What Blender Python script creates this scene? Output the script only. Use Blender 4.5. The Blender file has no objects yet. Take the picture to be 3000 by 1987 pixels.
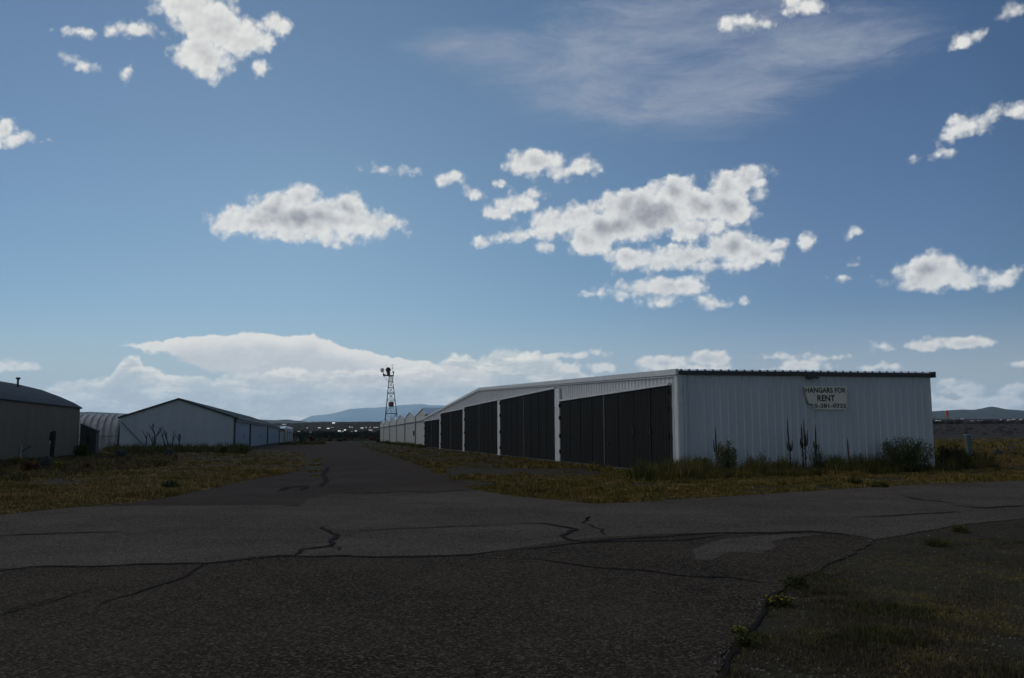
import bpy, bmesh, math, random
import numpy as np
from mathutils import Vector, Matrix, noise as mnoise

SC = bpy.context.scene
COL = SC.collection
random.seed(7)
RNG = np.random.default_rng(11)
R = math.radians

# ------------------------------------------------------------------ camera
F, CX, CY, HC = 2600.0, 1500.0, 993.5, 1.6          # focal length and centre in photo pixels, eye height
PITCH = math.atan((1275.5 - CY) / F)
ROLL = 0.0049
cam_d = bpy.data.cameras.new('camera')
cam = bpy.data.objects.new('camera', cam_d)
COL.objects.link(cam)
cam_d.sensor_width = 36.0
cam_d.lens = F / 3000.0 * 36.0
cam_d.clip_start = 0.05
cam_d.clip_end = 60000.0
CM = Matrix.Rotation(R(90) + PITCH, 3, 'X') @ Matrix.Rotation(-ROLL, 3, 'Z')
cam.matrix_world = Matrix.Translation((0, 0, HC)) @ CM.to_4x4()
SC.camera = cam


def ray(x, y):
    return CM @ Vector(((x - CX) / F, -(y - CY) / F, -1.0))


def at(x, y, Y):
    d = ray(x, y)
    return Vector((0, 0, HC)) + d * (Y / d.y)


def ground(x, y, z=0.0):
    d = ray(x, y)
    return Vector((0, 0, HC)) + d * ((z - HC) / d.z)


def proj(p):
    q = CM.transposed() @ (Vector(p) - Vector((0, 0, HC)))
    return CX + F * q.x / -q.z, CY - F * q.y / -q.z


# ------------------------------------------------------------------ render settings
SC.view_settings.view_transform = 'Standard'
SC.view_settings.look = 'None'
SC.view_settings.exposure = 0.0
SC.view_settings.gamma = 1.0
SC.cycles.use_denoising = True
SC.cycles.max_bounces = 6
SC.cycles.diffuse_bounces = 3
SC.cycles.glossy_bounces = 2
SC.cycles.volume_bounces = 1
SC.cycles.transparent_max_bounces = 8
SC.cycles.sample_clamp_indirect = 4.0

# ------------------------------------------------------------------ sun
SUN_AZ, SUN_EL = R(-38), R(57)
SUN_DIR = Vector((math.sin(SUN_AZ) * math.cos(SUN_EL), math.cos(SUN_AZ) * math.cos(SUN_EL), math.sin(SUN_EL)))
sun_d = bpy.data.lights.new('sun', 'SUN')
sun_d.energy = 4.6
sun_d.angle = R(0.5)
sun_d.color = (1.0, 0.95, 0.88)
sun = bpy.data.objects.new('sun', sun_d)
COL.objects.link(sun)
sun.rotation_euler = SUN_DIR.to_track_quat('Z', 'Y').to_euler()

# ------------------------------------------------------------------ sky: Nishita air with cumulus, cirrus and a low cloud bank
W = bpy.data.worlds.new("World")
SC.world = W
W.use_nodes = True
W.cycles.sampling_method = 'MANUAL'
W.cycles.sample_map_resolution = 512
NT = W.node_tree
NT.nodes.clear()


def wn(t, **kw):
    n = NT.nodes.new(t)
    for k, v in kw.items():
        setattr(n, k, v)
    return n


def lk(a, b):
    NT.links.new(a, b)


def setin(sock, v):
    if hasattr(v, 'is_output') or isinstance(v, bpy.types.NodeSocket):
        lk(v, sock)
    else:
        sock.default_value = v


def mth(op, a, b=None, c=None, clamp=False):
    n = wn('ShaderNodeMath', operation=op, use_clamp=clamp)
    for i, v in enumerate((a, b, c)):
        if v is not None:
            setin(n.inputs[i], v)
    return n.outputs[0]


def vmth(op, a, b=None, c=None):
    n = wn('ShaderNodeVectorMath', operation=op)
    for i, v in enumerate((a, b, c)):
        if v is not None:
            setin(n.inputs[i], v)
    return n.outputs['Value'] if op in ('LENGTH', 'DOT_PRODUCT') else n.outputs['Vector']


def mixc(f, a, b):
    n = wn('ShaderNodeMix', data_type='RGBA')
    setin(n.inputs[0], f)
    setin(n.inputs[6], a)
    setin(n.inputs[7], b)
    return n.outputs[2]


def sstep(v, lo, hi):
    n = wn('ShaderNodeMapRange', interpolation_type='SMOOTHSTEP')
    setin(n.inputs[0], v)
    n.inputs[1].default_value = lo
    n.inputs[2].default_value = hi
    n.inputs[3].default_value = 0
    n.inputs[4].default_value = 1
    return n.outputs[0]


def wnoise(vec, scale, detail, rough, color=False, dist=0.0):
    n = wn('ShaderNodeTexNoise')
    lk(vec, n.inputs['Vector'])
    n.inputs['Scale'].default_value = scale
    n.inputs['Detail'].default_value = detail
    n.inputs['Roughness'].default_value = rough
    n.inputs['Distortion'].default_value = dist
    return n.outputs['Color' if color else 'Fac']


KA = F / 1.2673                                        # angular unit of the cloud map


def azel(x, y):
    d = ray(x * 1.2673, y * 1.2673).normalized()
    return math.atan2(d.x, d.y) * KA, math.asin(d.z) * KA


tc = wn('ShaderNodeTexCoord')
DIR = tc.outputs['Generated']
sx = wn('ShaderNodeSeparateXYZ')
lk(DIR, sx.inputs[0])
U = mth('MULTIPLY', mth('ARCTAN2', sx.outputs[0], sx.outputs[1]), KA)
EL = mth('ARCSINE', sx.outputs[2])
V = mth('MULTIPLY', EL, KA)
cb = wn('ShaderNodeCombineXYZ')
lk(U, cb.inputs[0])
lk(V, cb.inputs[1])
P0 = cb.outputs[0]
warp = vmth('SUBTRACT', wnoise(P0, 0.017, 6, 0.62, True), (0.5, 0.5, 0.5))
PW = vmth('MULTIPLY_ADD', warp, (42, 34, 0), P0)


def blob(vec, x, y, rx, ry):
    u, v = azel(x, y)
    ru = abs(azel(x + rx, y)[0] - azel(x - rx, y)[0]) / 2
    rv = abs(azel(x, y + ry)[1] - azel(x, y - ry)[1]) / 2
    m = min(ru, rv)
    d = vmth('MULTIPLY_ADD', vec, (m / ru, m / rv, 0), (-u * m / ru, -v * m / rv, 0))
    return mth('MULTIPLY_ADD', vmth('LENGTH', d), -1.0, m)


def field(vec, blobs):
    acc = None
    for b in blobs:
        d = blob(vec, *b)
        acc = d if acc is None else mth('SMOOTH_MAX', acc, d, 9.0)
    return acc


CUMULUS = [
    # large ragged cloud, top left
    (500, 60, 95, 62), (440, 18, 95, 44), (420, -25, 110, 40), (470, 128, 70, 48), (320, 72, 62, 17), (560, 95, 75, 40),
    (635, 58, 45, 27), (485, 165, 42, 22), (600, 155, 24, 18), (255, 72, 15, 10),
    (185, 73, 34, 12), (162, 130, 17, 11), (195, 153, 18, 9), (287, 175, 14, 14), (10, 296, 26, 26), (48, 319, 38, 15), (-25, 312, 40, 40),
    # flat based cumulus, centre left
    (700, 502, 150, 44), (695, 456, 52, 32), (805, 478, 42, 30), (532, 516, 48, 28), (640, 485, 70, 40), (805, 515, 95, 33),
    (892, 520, 46, 17), (700, 545, 130, 21), (762, 566, 20, 9),
    (836, 392, 16, 7), (876, 390, 20, 7), (945, 399, 18, 6),
    (1036, 413, 33, 16), (1096, 450, 28, 12), (1153, 427, 14, 8), (1195, 470, 50, 24), (1233, 452, 24, 15), (1150, 493, 34, 15),
    (1235, 379, 66, 36), (1290, 398, 46, 17), (1350, 379, 38, 25),
    # long broken cloud, centre right
    (1500, 492, 115, 58), (1410, 525, 105, 46), (1560, 442, 62, 38), (1620, 472, 85, 42), (1682, 432, 52, 40), (1735, 396, 38, 17),
    (1755, 455, 25, 18), (1365, 557, 66, 32), (1280, 515, 62, 25), (1230, 540, 58, 18), (1175, 545, 36, 11), (1642, 520, 40, 15),
    (1117, 558, 23, 11), (1257, 573, 21, 10), (1450, 482, 88, 44), (1600, 530, 70, 26), (1690, 478, 66, 42), (1330, 500, 70, 28), (1720, 415, 48, 26),
    (690, 505, 165, 46), (850, 518, 80, 30), (585, 512, 70, 30), (1600, 592, 150, 26), (1500, 668, 80, 20), (1575, 660, 52, 26),
    (1560, 602, 110, 22), (1695, 568, 66, 38), (1755, 588, 60, 25), (1455, 600, 62, 28), (1645, 613, 120, 17), (1800, 570, 26, 14), (1863, 558, 21, 20),
    (1548, 660, 50, 26), (1480, 680, 60, 13), (1390, 675, 42, 10), (1530, 695, 48, 12), (1645, 695, 34, 14), (1718, 693, 11, 8), (1592, 645, 28, 12),
    # right hand clouds
    (2150, 628, 78, 46), (2210, 640, 60, 30), (2130, 655, 75, 20), (2310, 643, 44, 18), (2250, 656, 60, 12),
    (2232, 288, 48, 28), (2198, 316, 36, 12), (2285, 268, 40, 20), (2345, 258, 40, 22),
    (2230, 92, 40, 17), (2330, 30, 30, 20), (1712, 45, 42, 16), (1680, 62, 22, 18), (1760, 55, 18, 12), (1862, 14, 45, 22), (1840, -8, 40, 15),
    (2170, 360, 21, 6), (2115, 367, 11, 5), (1985, 537, 22, 8), (1970, 613, 12, 5), (1950, 645, 18, 4), (2035, 800, 17, 7),
]
LOWBANK = [
    (45, 848, 46, 14), (-10, 845, 40, 14), (1300, 822, 62, 8), (1382, 815, 20, 6), (1382, 850, 34, 15), (1310, 852, 34, 10),
    (1530, 838, 60, 17), (1640, 830, 56, 20), (1600, 852, 84, 11), (1810, 825, 56, 8), (1850, 841, 42, 14), (1910, 827, 30, 4),
    (1820, 851, 70, 8), (2030, 851, 60, 7), (2140, 801, 55, 12), (2230, 793, 70, 14), (2172, 787, 28, 10),
    (2190, 886, 36, 11), (2230, 902, 70, 17), (2340, 902, 46, 14), (2290, 930, 100, 18), (2362, 841, 22, 5), (1500, 905, 300, 9),
]
BANK_TOP = [(-300, 915), (0, 905), (80, 893), (150, 886), (205, 880), (250, 872), (266, 850), (290, 827), (320, 822), (336, 845), (370, 860), (430, 870), (500, 872), (560, 868), (600, 856), (640, 848), (665, 845),
            (695, 851), (725, 862), (780, 857), (850, 853), (920, 847), (980, 841), (1020, 828), (1060, 821), (1100, 829), (1140, 814), (1200, 808), (1245, 817), (1275, 824), (1310, 836), (1345, 858), (1400, 880),
            (1500, 898), (1800, 905), (2400, 925)]
ANVIL_TOP = [(255, 806), (275, 797), (310, 795), (350, 791), (400, 782), (450, 778), (500, 774), (560, 770), (600, 766), (640, 772), (695, 777), (725, 768), (748, 783), (785, 794), (830, 809), (880, 820), (930, 828), (1000, 838),
             (1100, 850), (1160, 870)]
ANVIL_BASE = [(255, 800), (275, 801), (310, 806), (350, 815), (400, 829), (440, 842), (480, 856), (540, 875), (600, 890), (700, 900), (1160, 900)]
CIRRUS = [(1390, 165, 300, 130), (1600, 215, 330, 110), (1160, 120, 240, 60), (1560, 60, 420, 95), (1850, 110, 330, 90)]

def wvor(vec, scale, off=(0, 0, 0)):
    n = wn('ShaderNodeTexVoronoi', voronoi_dimensions='2D', feature='SMOOTH_F1')
    n.inputs['Smoothness'].default_value = 0.35
    n.inputs['Scale'].default_value = scale
    lk(vmth('ADD', vec, off), n.inputs['Vector'])
    return n.outputs['Distance']


def curve(pts, lo=-700.0, hi=2600.0):
    """height in cloud-map units of an outline given in photo points, as a function of azimuth"""
    n = wn('ShaderNodeFloatCurve')
    q = [azel(*p) for p in pts]
    u0, u1 = q[0][0], q[-1][0]
    c = n.mapping.curves[0]
    for k in range(len(q) - 2):
        c.points.new(0.5, 0.5)
    for p, (u, v) in zip(c.points, q):
        p.location = ((u - u0) / (u1 - u0), v / 400.0)
        p.handle_type = 'VECTOR'
    n.mapping.update()
    x = mth('DIVIDE', mth('SUBTRACT', U, u0), u1 - u0, clamp=True)
    lk(x, n.inputs['Value'])
    return mth('MULTIPLY', n.outputs[0], 400.0), x


fine = wnoise(P0, 0.075, 6, 0.62)
PV = vmth('MULTIPLY_ADD', warp, (16, 14, 0), P0)


def billow(off):
    a = mth('MULTIPLY', mth('SUBTRACT', 0.42, wvor(PV, 1 / 40.0, off)), 19.0)
    b = mth('MULTIPLY', mth('SUBTRACT', 0.40, wvor(PV, 1 / 15.0, off)), 7.0)
    return mth('ADD', a, b)


bil = billow((0, 0, 0))
relief = mth('SUBTRACT', bil, billow((-3.5, 5.5, 0)))     # towards the sun, up and to the left
broad = wnoise(P0, 0.020, 4, 0.55)
fuzz = mth('ADD', bil, mth('MULTIPLY', mth('SUBTRACT', fine, 0.46), 17.0))
dc = mth('ADD', field(PW, CUMULUS), fuzz)
soft = wn('ShaderNodeMapRange', interpolation_type='SMOOTHSTEP')
lk(dc, soft.inputs[0])
soft.inputs[1].default_value = -5.0
lk(mth('MULTIPLY_ADD', broad, 34.0, -3.0), soft.inputs[2])
a_c = soft.outputs[0]
thick = mth('ADD', dc, mth('MULTIPLY', mth('SUBTRACT', broad, 0.48), 44.0))
core = mth('MULTIPLY', sstep(thick, 11.0, 48.0), sstep(EL, R(29), R(17)))
tone = mth('MULTIPLY_ADD', relief, 0.026, mth('MULTIPLY_ADD', core, -0.84, mth('MULTIPLY_ADD', fine, 0.26, 0.78)), clamp=True)
col_c = mixc(tone, (0.33, 0.34, 0.375, 1), (0.82, 0.82, 0.795, 1))

warp2 = vmth('MULTIPLY_ADD', warp, (30, 18, 0), P0)
dl = mth('ADD', field(warp2, LOWBANK), mth('MULTIPLY', fuzz, 0.6))
a_l = mth('MULTIPLY', sstep(dl, -2.5, 7.0), 0.92)
tone_l = mth('MULTIPLY_ADD', relief, 0.05, mth('SUBTRACT', 0.95, mth('MULTIPLY', sstep(dl, 2.0, 22.0), 0.7)), clamp=True)
col_l = mixc(tone_l, (0.46, 0.50, 0.54, 1), (0.90, 0.86, 0.79, 1))

# low bank: a far anvil with a bank of cumulus before it
patchy = sstep(wnoise(vmth('MULTIPLY', PV, (0.55, 2.2, 1)), 0.020, 7, 0.66), 0.44, 0.64)
VB = mth('SUBTRACT', V, mth('MULTIPLY', fuzz, 0.95))
top2, x2 = curve(BANK_TOP)
d2 = mth('SUBTRACT', top2, VB)
a_2 = mth('MULTIPLY', mth('MULTIPLY', sstep(d2, -3.0, 9.0), sstep(x2, 1.0, 0.93)), mth('MULTIPLY_ADD', sstep(d2, 70.0, 10.0), 0.20, mth('MULTIPLY_ADD', patchy, 0.35, 0.42)))
t2 = mth('MULTIPLY_ADD', relief, 0.05, mth('ADD', mth('SUBTRACT', 0.98, mth('MULTIPLY', sstep(d2, 1.0, 26.0), 0.85)), mth('MULTIPLY', patchy, 0.62)), clamp=True)
col_2 = mixc(t2, (0.62, 0.62, 0.60, 1), (1.02, 0.96, 0.84, 1))
top1, x1 = curve(ANVIL_TOP)
bas1, xb1 = curve(ANVIL_BASE)
d1 = mth('SUBTRACT', top1, mth('SUBTRACT', V, mth('MULTIPLY', fuzz, 0.50)))
e1 = mth('SUBTRACT', VB, bas1)
a_1 = mth('MULTIPLY', mth('MULTIPLY', sstep(d1, -1.0, 4.5), sstep(e1, -3.0, 8.0)), mth('MULTIPLY', sstep(x1, 0.0, 0.05), sstep(x1, 1.0, 0.95)))
t1 = mth('MULTIPLY_ADD', relief, 0.02, mth('ADD', mth('SUBTRACT', 0.95, mth('MULTIPLY', sstep(d1, 4.0, 48.0), 0.85)), mth('MULTIPLY', patchy, 0.15)), clamp=True)
col_1 = mixc(t1, (0.62, 0.625, 0.62, 1), (0.92, 0.88, 0.80, 1))

acc = None
for b in CIRRUS:
    u, v = azel(b[0], b[1])
    d = vmth('MULTIPLY_ADD', P0, (1 / b[2], 1 / b[3], 0), (-u / b[2], -v / b[3], 0))
    q = mth('MULTIPLY_ADD', vmth('LENGTH', d), -1.0, 1.0)
    acc = q if acc is None else mth('MAXIMUM', acc, q)
mp = wn('ShaderNodeMapping')
lk(P0, mp.inputs['Vector'])
mp.inputs['Rotation'].default_value = (0, 0, R(18))
mp.inputs['Scale'].default_value = (0.0042, 0.016, 1)
streak = wnoise(mp.outputs[0], 1.0, 10, 0.74, dist=0.45)
a_z = mth('MULTIPLY', mth('MULTIPLY', sstep(mth('ADD', acc, mth('MULTIPLY', mth('SUBTRACT', streak, 0.5), 1.0)), -0.12, 0.78), mth('MULTIPLY_ADD', sstep(streak, 0.26, 0.76), 0.70, 0.30)), 0.72)

sky = wn('ShaderNodeTexSky', sky_type='NISHITA')
sky.sun_disc = False
sky.sun_elevation = SUN_EL
sky.sun_rotation = SUN_AZ
sky.altitude = 2000
sky.air_density = 1.0
sky.dust_density = 1.2
sky.ozone_density = 1.5
SKYK = 0.10
lobe = ray(900, 600).normalized()                      # the sky is brightest below the hidden sun and deepens away from it
ang = mth('ARCCOSINE', vmth('DOT_PRODUCT', DIR, tuple(lobe)))
far = wn('ShaderNodeValToRGB')
lk(mth('DIVIDE', ang, math.pi), far.inputs[0])
er = far.color_ramp.elements
stops = [(0, (.085, .090, .081)), (19, (.064, .073, .072)), (31, (.049, .057, .063)), (39, (.043, .053, .061)), (45, (.034, .045, .051)), (62, (.032, .041, .044)), (84, (.050, .051, .046)), (180, (.054, .054, .047))]
while len(er) < len(stops):
    er.new(0.5)
for e, (dg, c) in zip(er, stops):
    e.position = dg / 180
    e.color = (*c, 1)
tint = far.outputs['Color']
base0 = vmth('MULTIPLY', sky.outputs[0], tint)
low = sstep(EL, R(8.5), R(0.0))
base = mixc(mth('MULTIPLY', low, 0.9), base0, (0.50, 0.51, 0.50, 1))
c1 = mixc(a_z, base, (0.37, 0.41, 0.49, 1))
c2 = mixc(a_l, mixc(a_2, mixc(a_1, c1, col_1), col_2), col_l)
c3 = mixc(a_c, c2, col_c)
# bright cloud patch added high on the left, out of frame, for fill light
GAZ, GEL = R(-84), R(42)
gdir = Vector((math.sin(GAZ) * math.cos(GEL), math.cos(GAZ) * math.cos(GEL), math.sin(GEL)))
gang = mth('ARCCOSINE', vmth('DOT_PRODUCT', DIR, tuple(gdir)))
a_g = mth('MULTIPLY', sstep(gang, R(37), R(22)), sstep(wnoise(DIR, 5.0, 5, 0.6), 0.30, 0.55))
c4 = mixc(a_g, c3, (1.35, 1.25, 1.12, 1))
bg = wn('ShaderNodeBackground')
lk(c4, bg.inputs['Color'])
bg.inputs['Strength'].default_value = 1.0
wo = wn('ShaderNodeOutputWorld')
lk(bg.outputs[0], wo.inputs['Surface'])
#STAGE2
# ------------------------------------------------------------------ helpers
class MB:
    def __init__(s):
        s.v, s.f, s.c = [], [], []

    def vert(s, p):
        s.v.append(tuple(p))
        return len(s.v) - 1

    def face(s, pts):
        n = len(s.v)
        s.v += [tuple(p) for p in pts]
        s.f.append(tuple(range(n, n + len(pts))))

    def box(s, x0, y0, z0, x1, y1, z1):
        n = len(s.v)
        s.v += [(x0, y0, z0), (x1, y0, z0), (x1, y1, z0), (x0, y1, z0), (x0, y0, z1), (x1, y0, z1), (x1, y1, z1), (x0, y1, z1)]
        s.f += [tuple(n + i for i in q) for q in ((0, 3, 2, 1), (4, 5, 6, 7), (0, 1, 5, 4), (1, 2, 6, 5), (2, 3, 7, 6), (3, 0, 4, 7))]

    def tube(s, pts, rads, n=6, cap=True):
        pts = [Vector(p) for p in pts]
        if not hasattr(rads, '__len__'):
            rads = [rads] * len(pts)
        base = len(s.v)
        for i, p in enumerate(pts):
            t = (pts[min(i + 1, len(pts) - 1)] - pts[max(i - 1, 0)]).normalized()
            a = t.orthogonal().normalized()
            b = t.cross(a)
            for k in range(n):
                w = 2 * math.pi * k / n
                s.v.append(tuple(p + (a * math.cos(w) + b * math.sin(w)) * rads[i]))
        for i in range(len(pts) - 1):
            for k in range(n):
                q = base + i * n
                s.f.append((q + k, q + (k + 1) % n, q + n + (k + 1) % n, q + n + k))
        if cap:
            s.f.append(tuple(base + k for k in reversed(range(n))))
            s.f.append(tuple(base + (len(pts) - 1) * n + k for k in range(n)))

    def bar(s, p, q, w, h=None):
        """square section bar from p to q"""
        p, q = Vector(p), Vector(q)
        h = h or w
        t = (q - p).normalized()
        a = t.cross(Vector((0, 0, 1)))
        if a.length < 1e-3:
            a = Vector((1, 0, 0))
        a.normalize()
        b = t.cross(a).normalized()
        n = len(s.v)
        for e in (p, q):
            for i, j in ((-1, -1), (1, -1), (1, 1), (-1, 1)):
                s.v.append(tuple(e + a * (i * w / 2) + b * (j * h / 2)))
        s.f += [tuple(n + i for i in f) for f in ((3, 2, 1, 0), (4, 5, 6, 7), (0, 1, 5, 4), (1, 2, 6, 5), (2, 3, 7, 6), (3, 0, 4, 7))]

    def prism(s, poly, d, axis):
        """extrude polygon points (3d) by vector d"""
        d = Vector(d)
        n = len(s.v)
        k = len(poly)
        s.v += [tuple(p) for p in poly] + [tuple(Vector(p) + d) for p in poly]
        s.f.append(tuple(n + i for i in range(k)))
        s.f.append(tuple(n + k + i for i in reversed(range(k))))
        for i in range(k):
            j = (i + 1) % k
            s.f.append((n + i, n + k + i, n + k + j, n + j))

    def build(s, name, m, parent=None, smooth=False):
        me = bpy.data.meshes.new(name)
        me.from_pydata(s.v, [], s.f)
        if m is not None:
            me.materials.append(m)
        if smooth:
            me.polygons.foreach_set('use_smooth', [True] * len(me.polygons))
        me.update()
        o = bpy.data.objects.new(name, me)
        COL.objects.link(o)
        if parent is not None:
            o.parent = parent
        return o


def tag(o, label=None, cat=None, group=None, kind=None):
    if label:
        o['label'] = label
    if cat:
        o['category'] = cat
    if group:
        o['group'] = group
    if kind:
        o['kind'] = kind
    return o


def empty(name, loc, rz=0.0, label=None, cat=None, group=None):
    o = bpy.data.objects.new(name, None)
    o.empty_display_size = 0.3
    COL.objects.link(o)
    o.location = loc
    o.rotation_euler = (0, 0, rz)
    return tag(o, label, cat, group)


def copy_tree(o, parent=None):
    c = o.copy()
    COL.objects.link(c)
    if parent is not None:
        c.parent = parent
    for ch in list(o.children):
        copy_tree(ch, c)
    return c


# ------------------------------------------------------------------ materials
def mat(name, col, rough=0.6, var=0.15, scale=3.0, bump=0.0, bscale=40.0, metal=0.0, spec=0.5, col2=None, streak=False, coord='Object'):
    m = bpy.data.materials.new(name)
    m.use_nodes = True
    nt = m.node_tree
    b = nt.nodes['Principled BSDF']
    b.inputs['Roughness'].default_value = rough
    b.inputs['Metallic'].default_value = metal
    b.inputs['Specular IOR Level'].default_value = spec
    t = nt.nodes.new('ShaderNodeTexCoord')
    n = nt.nodes.new('ShaderNodeTexNoise')
    n.inputs['Scale'].default_value = scale
    n.inputs['Detail'].default_value = 6
    n.inputs['Roughness'].default_value = 0.62
    if streak:
        mp = nt.nodes.new('ShaderNodeMapping')
        mp.inputs['Scale'].default_value = (1, 1, 0.12)
        nt.links.new(t.outputs[coord], mp.inputs[0])
        nt.links.new(mp.outputs[0], n.inputs['Vector'])
    else:
        nt.links.new(t.outputs[coord], n.inputs['Vector'])
    mr = nt.nodes.new('ShaderNodeMapRange')
    mr.inputs[1].default_value, mr.inputs[2].default_value = 0.32, 0.68
    nt.links.new(n.outputs['Fac'], mr.inputs[0])
    mx = nt.nodes.new('ShaderNodeMix')
    mx.data_type = 'RGBA'
    nt.links.new(mr.outputs[0], mx.inputs[0])
    c2 = col2 or tuple(min(1, c * (1 + var)) for c in col)
    c1 = tuple(c * (1 - var) for c in col)
    mx.inputs[6].default_value = (*c1, 1)
    mx.inputs[7].default_value = (*c2, 1)
    nt.links.new(mx.outputs[2], b.inputs['Base Color'])
    if bump:
        n2 = nt.nodes.new('ShaderNodeTexNoise')
        n2.inputs['Scale'].default_value = bscale
        n2.inputs['Detail'].default_value = 4
        nt.links.new(t.outputs[coord], n2.inputs['Vector'])
        bp = nt.nodes.new('ShaderNodeBump')
        bp.inputs['Strength'].default_value = bump
        bp.inputs['Distance'].default_value = 0.02
        nt.links.new(n2.outputs['Fac'], bp.inputs['Height'])
        nt.links.new(bp.outputs[0], b.inputs['Normal'])
    return m


def attr_mat(name, rough=0.8, trans=0.0):
    m = bpy.data.materials.new(name)
    m.use_nodes = True
    nt = m.node_tree
    b = nt.nodes['Principled BSDF']
    b.inputs['Roughness'].default_value = rough
    b.inputs['Specular IOR Level'].default_value = 0.08
    a = nt.nodes.new('ShaderNodeAttribute')
    a.attribute_name = 'tint'
    nt.links.new(a.outputs['Color'], b.inputs['Base Color'])
    return m


def asphalt_mat(name, dark, light, stone, big=0.25):
    """worn chip-seal: dark binder, pale stones, broad patches of wear"""
    m = bpy.data.materials.new(name)
    m.use_nodes = True
    nt = m.node_tree
    b = nt.nodes['Principled BSDF']
    b.inputs['Roughness'].default_value = 1.0
    b.inputs['Specular IOR Level'].default_value = 0.04
    t = nt.nodes.new('ShaderNodeTexCoord')

    def nz(scale, detail, rough=0.6):
        n = nt.nodes.new('ShaderNodeTexNoise')
        n.inputs['Scale'].default_value = scale
        n.inputs['Detail'].default_value = detail
        n.inputs['Roughness'].default_value = rough
        nt.links.new(t.outputs['Object'], n.inputs['Vector'])
        return n.outputs['Fac']

    def mr(v, a, c, lo=0.0, hi=1.0):
        n = nt.nodes.new('ShaderNodeMapRange')
        n.inputs[1].default_value, n.inputs[2].default_value = a, c
        n.inputs[3].default_value, n.inputs[4].default_value = lo, hi
        nt.links.new(v, n.inputs[0])
        return n.outputs[0]

    def mix(f, a, c):
        n = nt.nodes.new('ShaderNodeMix')
        n.data_type = 'RGBA'
        nt.links.new(f, n.inputs[0])
        for i, v in ((6, a), (7, c)):
            if isinstance(v, tuple):
                n.inputs[i].default_value = (*v, 1)
            else:
                nt.links.new(v, n.inputs[i])
        return n.outputs[2]
    wear = mr(nz(big, 8, 0.7), 0.38, 0.64)
    binder = mix(wear, dark, light)
    vo = nt.nodes.new('ShaderNodeTexVoronoi')
    vo.inputs['Scale'].default_value = 58.0
    nt.links.new(t.outputs['Object'], vo.inputs['Vector'])
    sep = nt.nodes.new('ShaderNodeSeparateColor')
    nt.links.new(vo.outputs['Color'], sep.inputs[0])
    pick = mr(sep.outputs[0], 0.62, 1.0)
    c = mix(pick, binder, stone)
    grit = mr(nz(28.0, 5, 0.7), 0.3, 0.72)
    dk = nt.nodes.new('ShaderNodeMix')
    dk.data_type = 'RGBA'
    dk.blend_type = 'MULTIPLY'
    dk.inputs[0].default_value = 0.85
    nt.links.new(c, dk.inputs[6])
    g = mix(grit, (0.36, 0.36, 0.36), (1.45, 1.43, 1.4))
    nt.links.new(g, dk.inputs[7])
    nt.links.new(dk.outputs[2], b.inputs['Base Color'])
    bp = nt.nodes.new('ShaderNodeBump')
    bp.inputs['Strength'].default_value = 0.6
    bp.inputs['Distance'].default_value = 0.012
    nt.links.new(vo.outputs['Distance'], bp.inputs['Height'])
    nt.links.new(bp.outputs[0], b.inputs['Normal'])
    return m


M_WHITE = mat('white_sheet_metal', (0.60, 0.61, 0.63), 0.5, 0.06, 0.9, streak=True)
M_WHITE2 = mat('weathered_white_paint', (0.52, 0.53, 0.52), 0.65, 0.16, 1.2, streak=True)
M_TRIM = mat('white_trim', (0.64, 0.65, 0.66), 0.45, 0.08, 2.0)
M_TRIMD = mat('dark_bronze_trim', (0.045, 0.043, 0.045), 0.5, 0.15, 2.0)
M_BLACK = mat('black_door_metal', (0.0135, 0.014, 0.0125), 0.7, 0.2, 0.7, streak=True, spec=0.18)
M_SEAM = mat('worn_seam_metal', (0.12, 0.12, 0.115), 0.6, 0.5, 2.5, streak=True)
M_ROOF = mat('galvanised_roof', (0.62, 0.64, 0.66), 0.32, 0.12, 0.4, metal=0.6)
M_ROOFG = mat('grey_roof', (0.25, 0.28, 0.30), 0.5, 0.2, 0.3)
M_STEEL = mat('dark_post_steel', (0.05, 0.052, 0.06), 0.6, 0.2, 3.0)
M_GREYP = mat('grey_post_paint', (0.20, 0.215, 0.21), 0.6, 0.2, 1.5)
M_PALEBLUE = mat('pale_blue_door_paint', (0.40, 0.45, 0.53), 0.6, 0.15, 0.5, streak=True)
M_TAN = mat('tan_sheet_metal', (0.30, 0.225, 0.165), 0.7, 0.12, 0.5, streak=True)
M_TANS = mat('shed_sheet_metal', (0.085, 0.080, 0.075), 0.7, 0.12, 0.5, streak=True)
M_BLUEROOF = mat('slate_blue_roofing', (0.028, 0.042, 0.060), 0.8, 0.2, 0.6)
M_QUONSET = mat('dull_galvanised_arch', (0.46, 0.44, 0.43), 0.5, 0.25, 0.6)
M_DARK = mat('dark_opening', (0.02, 0.02, 0.022), 0.7, 0.1)
M_WOODD = mat('weathered_dark_wood', (0.045, 0.040, 0.035), 0.9, 0.3, 6.0)
M_TOWER = mat('painted_lattice_steel', (0.035, 0.038, 0.075), 0.6, 0.25, 0.3)
M_RUST = mat('rust_red_dish', (0.16, 0.055, 0.04), 0.7, 0.3, 1.0)
M_GREYDISH = mat('grey_radome', (0.55, 0.57, 0.60), 0.5, 0.08, 1.0)
M_ORANGE = mat('orange_windsock_cloth', (0.85, 0.13, 0.03), 0.8, 0.12, 2.0)
M_PED = mat('green_grey_pedestal', (0.11, 0.145, 0.135), 0.5, 0.1, 3.0)
M_PEDTOP = mat('pale_pedestal_lid', (0.36, 0.42, 0.42), 0.5, 0.1, 3.0)
M_BOARD = mat('faded_cream_board', (0.84, 0.76, 0.63), 0.7, 0.12, 5.0)
M_BOARD2 = mat('bare_backing_board', (0.26, 0.26, 0.25), 0.8, 0.15, 6.0)
M_INK = mat('green_black_lettering', (0.035, 0.045, 0.04), 0.7, 0.2, 8.0)
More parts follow.
